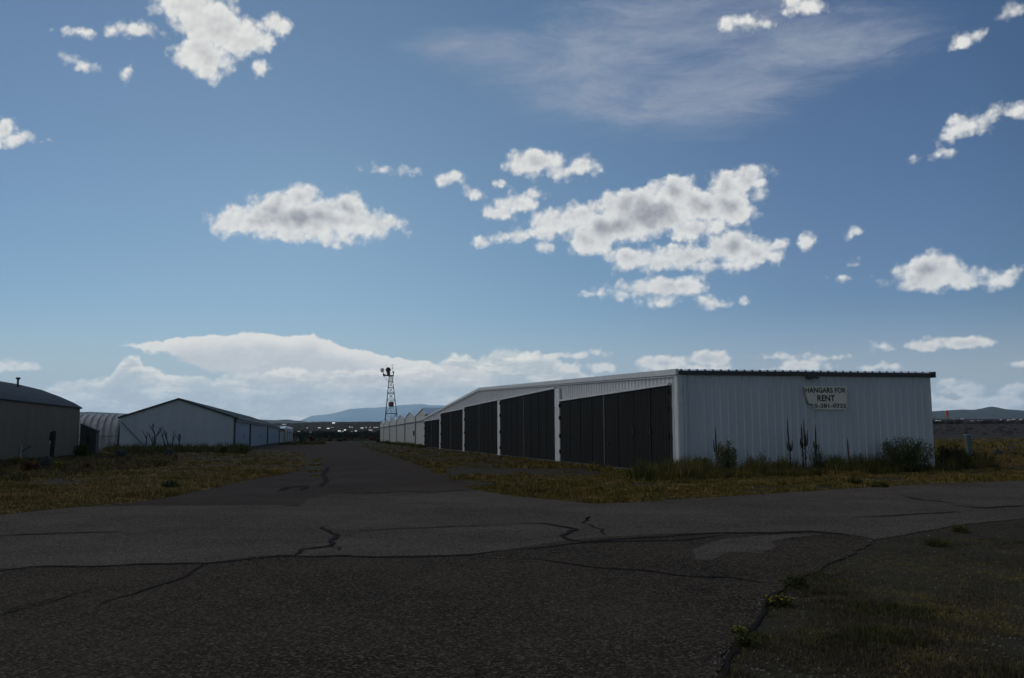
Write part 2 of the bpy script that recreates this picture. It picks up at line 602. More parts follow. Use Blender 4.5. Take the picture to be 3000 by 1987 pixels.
M_ASPH_NEAR = asphalt_mat('coarse_dark_asphalt', (0.037, 0.029, 0.0215), (0.076, 0.0605, 0.045), (0.20, 0.165, 0.125), 0.35)
M_ASPH_ROAD = asphalt_mat('worn_chip_seal', (0.080, 0.065, 0.052), (0.142, 0.118, 0.096), (0.26, 0.22, 0.18), 0.30)
M_ASPH_SIDE = asphalt_mat('brownish_old_asphalt', (0.054, 0.040, 0.033), (0.094, 0.072, 0.060), (0.16, 0.133, 0.112), 0.25)
M_PATCH = asphalt_mat('bared_aggregate', (0.090, 0.076, 0.062), (0.140, 0.119, 0.098), (0.25, 0.215, 0.18), 0.8)
M_TAR_SHADE = mat('tar_and_edge_shade', (0.023, 0.020, 0.018), 0.95, 0.25, 6.0, spec=0.06)
M_PLANT = attr_mat('plant_leaves')
M_GRASS = attr_mat('grass_blades')
M_STALK = mat('dead_brown_stalk', (0.055, 0.036, 0.030), 0.9, 0.3, 8.0)
M_TWIG = mat('dry_grey_twig', (0.06, 0.062, 0.055), 0.9, 0.3, 8.0)

# ground: stony soil with dry and green patches
M_SOIL = bpy.data.materials.new('stony_soil')
M_SOIL.use_nodes = True
nt = M_SOIL.node_tree
bs = nt.nodes['Principled BSDF']
bs.inputs['Roughness'].default_value = 0.95
bs.inputs['Specular IOR Level'].default_value = 0.1
tcs = nt.nodes.new('ShaderNodeTexCoord')


def soil_noise(scale, detail, lo, hi):
    n = nt.nodes.new('ShaderNodeTexNoise')
    n.inputs['Scale'].default_value = scale
    n.inputs['Detail'].default_value = detail
    n.inputs['Roughness'].default_value = 0.65
    nt.links.new(tcs.outputs['Object'], n.inputs['Vector'])
    q = nt.nodes.new('ShaderNodeMapRange')
    q.inputs[1].default_value, q.inputs[2].default_value = lo, hi
    nt.links.new(n.outputs['Fac'], q.inputs[0])
    return q.outputs[0]


def soil_mix(f, a, c, mode='MIX'):
    n = nt.nodes.new('ShaderNodeMix')
    n.data_type = 'RGBA'
    n.blend_type = mode
    if isinstance(f, float):
        n.inputs[0].default_value = f
    else:
        nt.links.new(f, n.inputs[0])
    for i, v in ((6, a), (7, c)):
        if isinstance(v, tuple):
            n.inputs[i].default_value = (*v, 1)
        else:
            nt.links.new(v, n.inputs[i])
    return n.outputs[2]


s1 = soil_mix(soil_noise(0.12, 6, 0.38, 0.62), (0.052, 0.040, 0.029), (0.066, 0.056, 0.028))
s2 = soil_mix(soil_noise(1.1, 5, 0.42, 0.70), s1, (0.046, 0.043, 0.020))
s3 = soil_mix(soil_noise(22.0, 5, 0.50, 0.85), s2, (0.105, 0.085, 0.066))
s4 = soil_mix(0.6, s3, soil_mix(soil_noise(6.0, 4, 0.3, 0.7), (0.5, 0.5, 0.5), (1.3, 1.3, 1.3)), 'MULTIPLY')
nt.links.new(s4, bs.inputs['Base Color'])

# ------------------------------------------------------------------ ground, roads
YAW = -0.2068                                           # heading of the hangar rows: local +y runs away from the eye
gm = MB()
ringr = [0, 30, 80, 200, 500, 1200, 3000, 8000, 19000]
for i in range(len(ringr) - 1):
    for k in range(64):
        a0, a1 = 2 * math.pi * k / 64, 2 * math.pi * (k + 1) / 64
        q = [(ringr[i + 1] * math.sin(a0), ringr[i + 1] * math.cos(a0), 0), (ringr[i] * math.sin(a0), ringr[i] * math.cos(a0), 0),
             (ringr[i] * math.sin(a1), ringr[i] * math.cos(a1), 0), (ringr[i + 1] * math.sin(a1), ringr[i + 1] * math.cos(a1), 0)]
        if i == 0:
            q = [q[0], q[1], q[3]]
        gm.face(q)
tag(gm.build('ground', M_SOIL), kind='structure')


def jag(poly, amp, step, seed, z):
    """ground polygon from photo points, its edge crumbled in metres"""
    pts = [ground(x, y) for x, y in poly]
    out = []
    for i, p in enumerate(pts):
        q = pts[(i + 1) % len(pts)]
        L = (q - p).length
        n = max(1, min(90, int(L / step)))
        for k in range(n):
            c = p.lerp(q, k / n)
            d = mnoise.noise_vector(Vector((c.x * 0.9, c.y * 0.9, seed))) * amp + mnoise.noise_vector(Vector((c.x * 4, c.y * 4, seed + 9))) * amp * 0.45
            out.append((c.x + d.x, c.y + d.y, z))
    return out


def sheet(name, poly, amp, step, seed, z, m):
    b = MB()
    b.face(jag(poly, amp, step, seed, z))
    o = b.build(name, m)
    if o.data.polygons[0].normal.z < 0:
        o.data.flip_normals()
    return tag(o, kind='structure')


SIDE = [(880, 1500), (450, 1500), (330, 1478), (450, 1462), (560, 1447), (640, 1432), (760, 1407), (880, 1388), (905, 1392), (925, 1402), (942, 1385), (944, 1345), (925, 1338),
        (900, 1327), (820, 1319), (735, 1321), (737, 1316), (770, 1311), (815, 1304.5), (850, 1303.5), (948, 1303.8), (958, 1298), (1012, 1298), (1058, 1312), (1150, 1340), (1262, 1375),
        (1330, 1402), (1420, 1438), (1500, 1470), (1500, 1500)]
sheet('road', SIDE, 0.22, 0.6, 3.1, 0.004, M_ASPH_SIDE)
ROADP = [(-900, 1690), (-900, 1592), (0, 1509), (230, 1488), (420, 1483), (640, 1482), (880, 1481), (905, 1463), (985, 1447), (1180, 1442), (1390, 1437), (1440, 1444), (1560, 1458),
         (1640, 1467), (1740, 1477), (1850, 1474), (2000, 1464), (2200, 1451), (2400, 1438), (2700, 1420), (3000, 1409), (3700, 1384), (3700, 1474), (3000, 1521), (2790, 1541), (2640, 1572),
         (2500, 1590), (2300, 1580), (1700, 1600), (1400, 1640), (780, 1645), (240, 1675), (0, 1690)]
sheet('road', ROADP, 0.10, 0.5, 5.7, 0.008, M_ASPH_ROAD)
NEARP = [(-900, 1690), (0, 1668), (245, 1663), (590, 1654), (780, 1631), (1000, 1632), (1390, 1628), (1600, 1592), (1800, 1574), (2000, 1562), (2150, 1561), (2330, 1560), (2440, 1566), (2560, 1576),
         (2560, 1600), (2440, 1650), (2330, 1700), (2250, 1768), (2195, 1845), (2150, 1897), (2118, 1990), (2080, 2200), (2080, 3600), (-900, 3600)]
near_road = sheet('road', NEARP, 0.11, 0.11, 8.3, 0.012, M_ASPH_NEAR)
o = sheet('bare_patch', [(1500 + x / 1.5787, 1350 + y / 1.5787) for x, y in
                         [(830, 415), (920, 385), (1000, 362), (1130, 352), (1300, 342), (1470, 343), (1300, 357), (1190, 378), (1228, 402), (1150, 434), (1000, 428), (930, 468), (850, 462), (855, 430)]],
          0.09, 0.09, 2.2, 0.016, M_PATCH)
o.parent = near_road
o.name = 'bare_patch'


def crack(pts, w, parent, ox=0.0, z=0.019, m=None, rough=1.0):
    P = [ground(ox + x / 1.5787, 1350 + y / 1.5787) for x, y in pts]
    b = MB()
    path = []
    for i in range(len(P) - 1):
        L = (P[i + 1] - P[i]).length
        n = max(2, int(L / 0.12))
        for k in range(n):
            c = P[i].lerp(P[i + 1], k / n)
            path.append(c + mnoise.noise_vector(Vector((c.x * 2.3, c.y * 2.3, 4.4))) * 0.09 * rough + mnoise.noise_vector(Vector((c.x * 9, c.y * 9, 1.4))) * 0.022 * rough)
    path.append(P[-1])
    prev = None
    for i, c in enumerate(path):
        t = path[min(i + 1, len(path) - 1)] - path[max(i - 1, 0)]
        t.z = 0
        if t.length < 1e-5:
            continue
        t.normalize()
        s = Vector((-t.y, t.x, 0))
        ww = w * 1.15 * (0.55 + 0.9 * abs(mnoise.noise(Vector((c.x * 3.1, c.y * 3.1, 7.7)))) + 0.25 * random.random())
        ww *= 0.85 + 0.75 * t.x * t.x
        e = min(1.0, min(i, len(path) - 1 - i) / 6 + 0.15)
        l, r = c + s * ww * e, c - s * ww * e
        cur = (b.vert((l.x, l.y, z)), b.vert((r.x, r.y, z)))
        if prev:
            b.f.append((prev[1], cur[1], cur[0], prev[0]))
        prev = cur
    return b.build('crack_or_edge_shade', m or M_TAR_SHADE, parent)


CL = [([(-300, 530), (0, 515), (140, 497), (390, 493), (610, 485), (940, 480), (1180, 460), (1300, 445), (1400, 448), (1600, 445), (1770, 450), (2000, 448), (2150, 440), (2368, 420)], .032),
      ([(-200, 770), (0, 725), (130, 690), (420, 600), (520, 585)], .012), ([(420, 680), (560, 640), (720, 590), (870, 530), (930, 505), (945, 480)], .026),
      ([(1525, 300), (1490, 312), (1520, 330), (1565, 345), (1510, 372), (1545, 385), (1520, 400), (1410, 415), (1370, 440), (1300, 447)], .04),
      ([(1520, 400), (1590, 405), (1570, 420)], .04), ([(1565, 335), (1700, 325), (1850, 318), (2100, 308), (2368, 300)], .02), ([(-100, 352), (0, 350), (300, 338), (600, 330)], .03),
      ([(1560, 155), (1750, 152), (1860, 145), (2000, 148), (2190, 133)], .05), ([(1290, 140), (1330, 125), (1420, 118), (1390, 140)], .10), ([(1300, 212), (1400, 210)], .12),
      ([(1480, 120), (1510, 95), (1495, 60), (1520, 30)], .08), ([(0, 728), (40, 700), (240, 640), (420, 610)], .01)]
CR = [([(0, 295), (160, 293), (300, 322), (225, 352), (260, 372), (330, 380), (450, 370), (700, 355), (950, 338), (1150, 340), (1400, 330), (1500, 340), (1640, 358)], .045),
      ([(330, 288), (352, 262), (330, 292), (430, 322), (412, 352)], .02), ([(0, 455), (120, 460), (300, 490), (600, 515), (740, 535), (1000, 548), (1275, 576)], .022),
      ([(1555, 268), (1800, 255), (2110, 237)], .03), ([(1800, 165), (1900, 185), (2080, 200)], .05), ([(2010, 205), (2160, 222), (2420, 210)], .05),
      ([(0, 420), (160, 405), (300, 385), (800, 370), (1000, 345)], .03), ([(1275, 578), (1180, 665), (1095, 785), (1030, 855), (960, 990), (930, 1100)], .018)]  # last ribbon: broken road edge plus the shadow of its step, as dark colour
for pts, w in CL:
    crack(pts, w, near_road)
for pts, w in CR:
    crack(pts, w, near_road, 1500.0)


# ------------------------------------------------------------------ far land
def landform(name, xs, prof, D0, D1, D2, m, amp, seed, x_ext=0, rows=14, foot=0.0):
    """a hill mass: crest follows the photo outline at distance D1, foot at D0, back foot at D2"""
    xs_full = np.linspace(xs[0], xs[1], 160)
    px = [p[0] for p in prof]
    py = [p[1] for p in prof]
    b = MB()
    grid = []
    for xi in xs_full:
        yt = float(np.interp(xi, px, py))
        top = at(xi, yt, D1)
        d = Vector((top.x, top.y, 0)) / D1
        col = []
        for j in range(rows * 2 - 1):
            if j < rows:
                s = j / (rows - 1)
                D = D0 + (D1 - D0) * s
                h = foot + (top.z - foot) * (s * s * (3 - 2 * s) * 0.55 + s * 0.45)
            else:
                s = (j - rows + 1) / (rows - 1)
                D = D1 + (D2 - D1) * s
                h = top.z * (1 - s * s)
                s = 1 - s
            p = d * D
            k = mnoise.fractal(Vector((p.x / D1 * 9, p.y / D1 * 9, seed)), 1.0, 2.0, 5)
            z = h + (amp * k * (1.0 - abs(2 * s - 1)) if 0 < s < 1 else 0)
            col.append((p.x, p.y, min(z, top.z * 0.995) if s < 1 else z))
        grid.append([b.vert(c) for c in col])
    for i in range(len(grid) - 1):
        for j in range(len(grid[0]) - 1):
            b.f.append((grid[i][j], grid[i + 1][j], grid[i + 1][j + 1], grid[i][j + 1]))
    o = b.build(name, m, smooth=True)
    return tag(o, kind='structure')


M_MTN = mat('haze_tinted_forest', (0.028, 0.050, 0.060), 0.95, 0.45, 0.0022, spec=0.1)  # forest green with some blue of distant haze put into the colour
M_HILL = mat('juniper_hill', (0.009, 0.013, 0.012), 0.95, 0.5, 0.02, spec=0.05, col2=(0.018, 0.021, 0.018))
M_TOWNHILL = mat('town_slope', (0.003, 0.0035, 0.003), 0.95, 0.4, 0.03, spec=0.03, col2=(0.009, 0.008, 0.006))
M_RISE = mat('brown_scrub_slope', (0.060, 0.045, 0.036), 0.95, 0.35, 0.09, spec=0.1, col2=(0.105, 0.082, 0.064))

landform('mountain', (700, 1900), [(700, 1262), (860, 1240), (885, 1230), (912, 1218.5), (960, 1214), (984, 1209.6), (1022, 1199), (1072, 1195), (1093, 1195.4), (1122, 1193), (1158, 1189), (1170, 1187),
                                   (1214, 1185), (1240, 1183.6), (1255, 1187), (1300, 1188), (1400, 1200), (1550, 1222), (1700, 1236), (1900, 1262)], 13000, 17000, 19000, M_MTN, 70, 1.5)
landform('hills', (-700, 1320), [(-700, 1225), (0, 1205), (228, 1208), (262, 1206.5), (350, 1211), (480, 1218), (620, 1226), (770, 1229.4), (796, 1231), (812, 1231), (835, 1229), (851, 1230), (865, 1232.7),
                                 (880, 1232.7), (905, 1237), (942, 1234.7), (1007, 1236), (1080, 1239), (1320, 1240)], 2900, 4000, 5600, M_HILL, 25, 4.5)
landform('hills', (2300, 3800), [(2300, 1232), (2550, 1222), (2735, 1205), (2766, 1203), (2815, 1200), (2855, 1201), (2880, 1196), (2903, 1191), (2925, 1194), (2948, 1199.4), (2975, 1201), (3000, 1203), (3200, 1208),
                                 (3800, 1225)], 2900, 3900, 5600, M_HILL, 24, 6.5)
TOWN_D0, TOWN_D1 = 850.0, 1450.0
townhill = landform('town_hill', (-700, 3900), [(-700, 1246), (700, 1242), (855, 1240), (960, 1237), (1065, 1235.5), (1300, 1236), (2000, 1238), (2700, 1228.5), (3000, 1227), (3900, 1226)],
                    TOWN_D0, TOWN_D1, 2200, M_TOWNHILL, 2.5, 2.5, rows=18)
rise = landform('hill', (2350, 4200), [(2350, 1262), (2600, 1245), (2740, 1243), (3000, 1241), (4200, 1236)], 260, 620, 1300, M_RISE, 0.5, 8.5, rows=18)


def town_point(x, y):
    """distance at which the photo ray through (x, y) meets the town slope"""
    dep = bpy.context.evaluated_depsgraph_get()
    d = ray(x, y).normalized()
    hit, loc, nor, idx = townhill.ray_cast(Vector((0, 0, HC)), d)
    return loc if hit else None

# ------------------------------------------------------------------ sheet-metal helpers
def rib_profile(L, pitch, rib, h, x0=0.0):
    """polyline (s, out) of a ribbed sheet of length L"""
    pts = [(0.0, 0.0)]
    n = int(L / pitch)
    off = (L - n * pitch) / 2
    for i in range(n + 1):
        c = off + i * pitch
        for ds, o in ((-rib, 0), (-rib * 0.55, h), (rib * 0.55, h), (rib, 0)):
            s = c + ds
            if 0 < s < L:
                pts.append((s, o))
    pts.append((L, 0.0))
    return pts


def ribbed_wall(b, p0, p1, out, zb, zt, pitch=0.32, rib=0.045, h=0.03):
    """vertical ribbed wall from p0 to p1 (2d), bulging along out (2d unit); zb, zt are heights or functions of distance"""
    p0, p1 = Vector((*p0, 0)), Vector((*p1, 0))
    L = (p1 - p0).length
    t = (p1 - p0) / L
    o = Vector((*out, 0))
    fb = zb if callable(zb) else (lambda s: zb)
    ft = zt if callable(zt) else (lambda s: zt)
    prev = None
    for s, d in rib_profile(L, pitch, rib, h):
        p = p0 + t * s + o * d
        cur = (b.vert((p.x, p.y, fb(s))), b.vert((p.x, p.y, ft(s))))
        if prev:
            b.f.append((prev[0], cur[0], cur[1], prev[1]))
        prev = cur


def solve_y(fn, x, lo, hi):
    """local distance whose ground point shows at photo column x"""
    flo = proj(fn(lo))[0] - x
    for _ in range(50):
        m = (lo + hi) / 2
        fm = proj(fn(m))[0] - x
        if (fm > 0) == (flo > 0):
            lo = m
        else:
            hi = m
    return (lo + hi) / 2


UX = Vector((math.cos(YAW), -math.sin(YAW), 0))          # local x of the hangar grid in the world
UY = Vector((math.sin(YAW), math.cos(YAW), 0))           # local y (away)

# ------------------------------------------------------------------ the large white hangar with black doors
HW, HL, HE, HR = 11.56, 94.5, 4.17, 5.92
HO = Vector((6.73, 35.9, 0))
hang = empty('white_hangar', HO, -YAW, 'long white metal hangar with five black folding doors and white end wall', 'hangar')


def hy(x):
    return solve_y(lambda y: HO + UY * y, x, -2, 110)


def rake(y):
    return HE + (HR - HE) * (1 - abs(y - HL / 2) / (HL / 2))


b = MB()
ribbed_wall(b, (0, HL), (0, 0), (-1, 0), 0.0, lambda s: rake(HL - s) - 0.02, pitch=0.46, rib=0.07, h=0.045)
b.build('door_wall', M_WHITE, hang)
b = MB()
ribbed_wall(b, (0, 0), (HW, 0), (0, -1), 0.0, HE - 0.02, pitch=0.345, rib=0.05, h=0.035)
b.build('end_wall', M_WHITE, hang)
b = MB()
ribbed_wall(b, (HW, 0), (HW, HL), (1, 0), 0.0, lambda s: rake(s) - 0.02, pitch=0.46, rib=0.07, h=0.045)
ribbed_wall(b, (HW, HL), (0, HL), (0, 1), 0.0, HE - 0.02)
b.build('rear_wall', M_WHITE, hang)
# roof of ribbed sheets, ribs running down the slope to the end wall
b = MB()
for (ya, za, yb, zb_) in ((-0.12, HE, HL / 2, HR), (HL / 2, HR, HL + 0.12, HE)):
    prev = None
    for s, d in rib_profile(HW + 0.16, 0.345, 0.05, 0.065):
        cur = (b.vert((s - 0.08, ya, za + d)), b.vert((s - 0.08, yb, zb_ + d)))
        if prev:
            b.f.append((prev[0], cur[0], cur[1], prev[1]))
        prev = cur
b.build('roof', M_ROOF, hang)
b = MB()                                                 # rake trim on the door side
for (ya, yb) in ((-0.12, HL / 2), (HL / 2, HL + 0.12)):
    za, zb_ = rake(max(0, min(HL, ya))), rake(max(0, min(HL, yb)))
    b.prism([(-0.16, ya, za - 0.17), (-0.05, ya, za - 0.17), (-0.05, ya, za + 0.075), (-0.16, ya, za + 0.05)], (0, yb - ya, zb_ - za), 1)
    b.prism([(-0.10, ya + 0.05, za - 0.25), (-0.05, ya + 0.05, za - 0.25), (-0.05, ya + 0.05, za - 0.19), (-0.10, ya + 0.05, za - 0.19)], (0, yb - ya - .1, zb_ - za), 1)
b.build('rake_trim', M_TRIM, hang)
b = MB()
b.box(-0.05, -0.13, HE - 0.165, HW + 0.12, -0.045, HE + 0.0)
b.box(HW + 0.05, -0.17, HE - 0.19, HW + 0.16, 0.10, HE + 0.06)
b.build('eave_trim', M_TRIMD, hang)
b = MB()
b.box(-0.085, -0.05, 0.0, 0.0, 0.30, HE - 0.22)
b.box(-0.06, -0.085, 0.0, 0.14, -0.045, HE - 0.17)
b.build('corner_trim', M_TRIM, hang)
b = MB()
b.tube([(0.22, -0.10, 0.05), (0.22, -0.10, HE - 0.18)], 0.022, 6)
for z in (0.9, 1.9, 2.9, 3.6):
    b.box(0.10, -0.125, z, 0.26, -0.075, z + 0.05)
b.build('conduit', M_TRIM, hang)
lx = 5.85
b = MB()
b.box(lx - 0.20, -0.20, HE - 0.27, lx + 0.20, -0.06, HE - 0.16)
b.prism([(lx - 0.24, -0.09, HE - 0.17), (lx - 0.24, -0.30, HE - 0.24), (lx - 0.24, -0.30, HE - 0.29), (lx - 0.24, -0.09, HE - 0.25)], (0.48, 0, 0), 0)
b.build('wall_lamp', M_TRIMD, hang)

edges = [(1974, 1648), (1633.5, 1470.5), (1463, 1364.5), (1360, 1294), (1290.5, 1245.5)]
DH = [3.60, 4.42, 4.44, 4.28, 3.62]
jambs = []
for i, (xa, xb) in enumerate(edges):
    ya, yb = hy(xa), hy(xb)
    h = DH[i]
    jambs.append((ya, yb, h))
    dr = MB()
    mid = (ya + yb) / 2
    for (s0, s1) in ((ya + 0.03, mid - 0.05), (mid + 0.05, yb - 0.03)):
        ribbed_wall(dr, (-0.11, s1), (-0.11, s0), (-1, 0), 0.06, h, pitch=0.30, rib=0.05, h=0.02)
    door = dr.build('hangar_door', M_BLACK, hang)
    sm = MB()
    sm.box(-0.155, mid - 0.055, 0.08, -0.10, mid + 0.055, h - 0.02)
    sm.build('centre_seam', M_SEAM, door)
    nfold = 4
    for k in range(1, nfold * 2):
        if k == nfold:
            continue
        yk = ya + (yb - ya) * k / (nfold * 2)
        pl = MB()
        pl.box(-0.148, yk - 0.012, 0.1, -0.10, yk + 0.012, h - 0.03)
        pl.build('panel_joint', bpy.data.materials.get('dull_panel_joint') or mat('dull_panel_joint', (0.018, 0.018, 0.0175), 0.6, 0.3), door)
    for k in (1, 2, 6, 7) if i < 3 else (2, 6):
        yk = ya + (yb - ya) * k / 8
        hd = MB()
        hd.box(-0.19, yk - 0.05, h * 0.46, -0.145, yk + 0.05, h * 0.46 + 0.16)
        hd.build('door_handle', M_STEEL, door)
    hd = MB()
    hd.box(-0.20, mid - 0.75, 1.05, -0.145, mid - 0.68, 1.25)
    hd.build('door_handle', M_STEEL, door)
    for z in (0.5, h * 0.4, h * 0.7, h - 0.35):
        for yk in (ya + 0.04, yb - 0.04):
            hn = MB()
            hn.box(-0.20, yk - 0.07, z, -0.13, yk + 0.07, z + 0.22)
            hn.build('hinge', M_BLACK, door)
    lt = MB()
    lt.box(-0.21, ya - 0.10, h + 0.015, -0.05, yb + 0.06, h + 0.11)
    lt.build('door_header', M_TRIM, hang)
b = None
for i in range(5):
    if i < 4:
        y0, y1 = jambs[i][1], jambs[i + 1][0]
        pb = MB()
        hh = max(jambs[i][2], jambs[i + 1][2])
        pb.box(-0.16, y0 + 0.02, 0.0, -0.05, y1 - 0.02, hh + 0.005)
        pb.build('door_post', M_TRIM, hang)
pb = MB()
pb.box(-0.12, jambs[4][1] + 0.03, 0, -0.05, HL - 0.02, 3.7)
pb.build('door_post', M_TRIM, hang)

# ------------------------------------------------------------------ rental sign hung on the end wall
def wall_pt(x, y, off):
    """point on the end wall (local) under photo pixel x, y"""
    d = ray(x, y)
    n = -UY
    o = HO + n * off
    t = (o - Vector((0, 0, HC))).dot(n) / d.dot(n)
    p = Vector((0, 0, HC)) + d * t - HO
    return Vector((p.dot(UX), p.dot(UY), p.z))


def sgn(x, y):
    return 2300 + x / 10.4545, 1100 + y / 10.4545


c0 = wall_pt(*sgn(1225, 1050), 0.06)
sign = empty('rental_sign', HO + UX * c0.x + UY * c0.y + Vector((0, 0, c0.z)), -YAW,
             'torn cream board lettered HANGARS FOR RENT on the white end wall', 'sign')


def sloc(x, y, off=0.06):
    p = wall_pt(*sgn(x, y), off) - c0
    return Vector((p.x, -(off - 0.06), p.z))


def flat_piece(name, pts, y0, th, m, parent):
    mb = MB()
    P = [sloc(x, y) for x, y in pts]
    mb.prism([(p.x, y0, p.z) for p in P], (0, th, 0), 1)
    return mb.build(name, m, parent)


board = flat_piece('board', [(575, 342), (900, 335), (1250, 330), (1600, 334), (1884, 340), (1884, 700), (1868, 1000), (1870, 1046), (1500, 1050), (1100, 1050), (915, 1040), (895, 985), (905, 900), (868, 872),
                             (800, 868), (722, 866), (700, 800), (655, 690), (615, 590), (600, 470)], -0.022, 0.012, M_BOARD, sign)
flat_piece('torn_backing', [(565, 340), (596, 420), (618, 600), (665, 730), (712, 862), (850, 872), (830, 930), (720, 905), (640, 860), (600, 620), (560, 420)], 0.002, 0.008, M_BOARD2, sign)
mb = MB()
fp = [sloc(868, 880), sloc(905, 925), sloc(880, 985), sloc(905, 1010), sloc(880, 1070), sloc(820, 1048), sloc(848, 960)]
mb.prism([(p.x, -0.05 + 0.02 * (i % 3), p.z) for i, p in enumerate(fp)], (0, 0.008, 0), 1)
mb.build('curled_flap', mat('pale_sign_back', (0.58, 0.59, 0.60), 0.7, 0.08), sign)
mb = MB()
mb.tube([(sloc(885, 1075).x, -0.03, sloc(885, 1075).z), (sloc(900, 1150).x, -0.05, sloc(900, 1150).z), (sloc(890, 1220).x, -0.03, sloc(890, 1220).z), (sloc(915, 1300).x, -0.02, sloc(915, 1300).z)], 0.012, 5)
mb.build('hanging_strip', mat('yellowed_strip', (0.36, 0.35, 0.26), 0.8, 0.1), sign)


def letters(text, x0, y0, x1, y1, parent):
    cu = bpy.data.curves.new('lettering', 'FONT')
    cu.body = text
    cu.size = 1.0
    cu.extrude = 0.0
    cu.offset = 0.03
    cu.space_character = 1.02
    to = bpy.data.objects.new('lettering', cu)
    COL.objects.link(to)
    bpy.context.view_layer.update()
    me = bpy.data.meshes.new_from_object(to.evaluated_get(bpy.context.evaluated_depsgraph_get()))
    bpy.data.objects.remove(to)
    co = np.zeros(len(me.vertices) * 3)
    me.vertices.foreach_get('co', co)
    co = co.reshape(-1, 3)
    mn, mx = co.min(0), co.max(0)
    A, B = sloc(x0, y1), sloc(x1, y0)
    nx = A.x + (co[:, 0] - mn[0]) / (mx[0] - mn[0]) * (B.x - A.x)
    nz = A.z + (co[:, 1] - mn[1]) / (mx[1] - mn[1]) * (B.z - A.z)
    out = np.stack([nx, np.full_like(nx, -0.026), nz], 1)
    me.vertices.foreach_set('co', out.ravel())
    me.materials.clear()
    me.materials.append(M_INK)
    me.update()
    ob = bpy.data.objects.new('lettering', me)
    COL.objects.link(ob)
    ob.parent = parent
    return ob


letters('HANGARS FOR', 618, 380, 1848, 532, board)
letters('RENT', 980, 608, 1515, 792, board)
letters('5-281-0322', 905, 870, 1858, 992, board)

# ------------------------------------------------------------------ saw-tooth hangar rows
def gable_row(name, label, origin, face_x, yaw, valleys, peaks, zv, zp, zdoor, depth, wallm, roofm, postm, side, pw=0.5):
    """row of gabled bays along local y; roofs run back along local x * side"""
    root = empty(name, origin, -yaw, label, 'hangar')
    n = len(peaks)
    for i in range(n):
        y0, y1, yp = valleys[i], valleys[i + 1], peaks[i]
        b = MB()

        def top(y):
            return zv + (zp - zv) * ((y - y0) / (yp - y0) if y < yp else (y1 - y) / (y1 - yp))
        prof = [(y0, zdoor), (y1, zdoor), (y1, zv), (yp, zp), (y0, zv)]
        b.prism([(0, y, z) for y, z in prof], (0.12 * side, 0, 0), 0)
        b.build('gable', wallm, root)
        d = MB()
        ribbed_wall(d, (0.05 * side, y1 - pw / 2) if side > 0 else (0.05 * side, y0 + pw / 2), (0.05 * side, y0 + pw / 2) if side > 0 else (0.05 * side, y1 - pw / 2), (-side, 0), 0.0, zdoor - 0.12, pitch=1.2, rib=0.08, h=0.04)
        d.build('hangar_door', wallm, root)
        l = MB()
        l.box(min(-0.05 * side, 0.02 * side), y0 + pw / 2, zdoor - 0.22, max(-0.05 * side, 0.02 * side), y1 - pw / 2, zdoor - 0.01)
        l.build('door_track', M_STEEL, root)
        r = MB()
        e = -0.12 * side
        for (ya, za, yb, zb_) in ((y0, zv, yp, zp), (yp, zp, y1, zv)):
            r.prism([(e, ya, za + 0.02), (e, yb, zb_ + 0.02), (e, yb, zb_ + 0.10), (e, ya, za + 0.10)], ((depth + 0.12) * side, 0, 0), 0)
        r.build('roof', roofm, root)
        p = MB()
        p.box(min(-0.10 * side, 0.05 * side), y0 - pw / 2 + 0.01, 0, max(-0.10 * side, 0.05 * side), y0 + pw / 2 - 0.01, zv - 0.02)
        p.build('bay_post', postm, root)
    w = MB()
    w.box(min(0.13 * side, depth * side), valleys[0] + 0.1, 0, max(0.13 * side, depth * side), valleys[-1] - 0.1, zdoor - 0.05)
    w.build('side_wall', wallm, root)
    return root


RO = Vector((-13.2, 134.0, 0))
YAW2 = -0.2016
RY = Vector((math.sin(YAW2), math.cos(YAW2), 0))
ry = lambda x: solve_y(lambda y: RO + RY * y, x, -20, 200)
vall = [-1.5] + [ry(x) for x in (1216.8, 1186, 1161.8, 1141.5, 1124.5)] + [ry(1113)]
pk = [ry(x) for x in (1239.8, 1201, 1173.8, 1150.8, 1132)] + [ry(1119)]
row = gable_row('hangar_row', 'row of weathered white gabled hangar bays between the tower and the large hangar', RO, 0, YAW2, vall, pk, 4.75, 5.75, 3.95, 14.0, M_WHITE2, M_ROOF, M_GREYP, 1, 1.0)
# one bay door carries a small dark box
b = MB()
yy = ry(1213.5)
b.box(-0.2, yy - 0.35, 1.6, -0.03, yy + 0.35, 2.4)
b.build('meter_box', mat('dull_red_box', (0.10, 0.03, 0.03), 0.7, 0.2), row)

LO = at(833.5, 1300, 236.0)
LO.z = 0
ly = lambda x: solve_y(lambda y: LO + UY * y, x, -20, 400)
vall2 = [0, ly(841), ly(847.5), ly(853), ly(857.5)]
pk2 = [ly(837), ly(843.8), ly(850), ly(855)]
gable_row('hangar_row', 'far white saw-tooth hangar row at the end of the grey roofed hangar', LO, 0, YAW, vall2, pk2, 3.6, 4.3, 2.9, 13.0, M_WHITE2, M_ROOF, M_GREYP, -1, 0.8)

# ------------------------------------------------------------------ grey-roofed hangar on the left
LE = Vector(ground(683, 1316.5))
LE.z = 0
LW, LL, LEH, LRH = 13.6, 113.0, 4.13, 6.43
lhang = empty('grey_roofed_hangar', LE, -YAW, 'pale gabled hangar with a grey roof and dark posts between its sliding doors', 'hangar')
lyy = lambda x: solve_y(lambda y: LE + UY * y, x, -5, 160)


def lg(s):
    return LEH + (LRH - LEH) * (1 - abs(s - LW / 2) / (LW / 2))


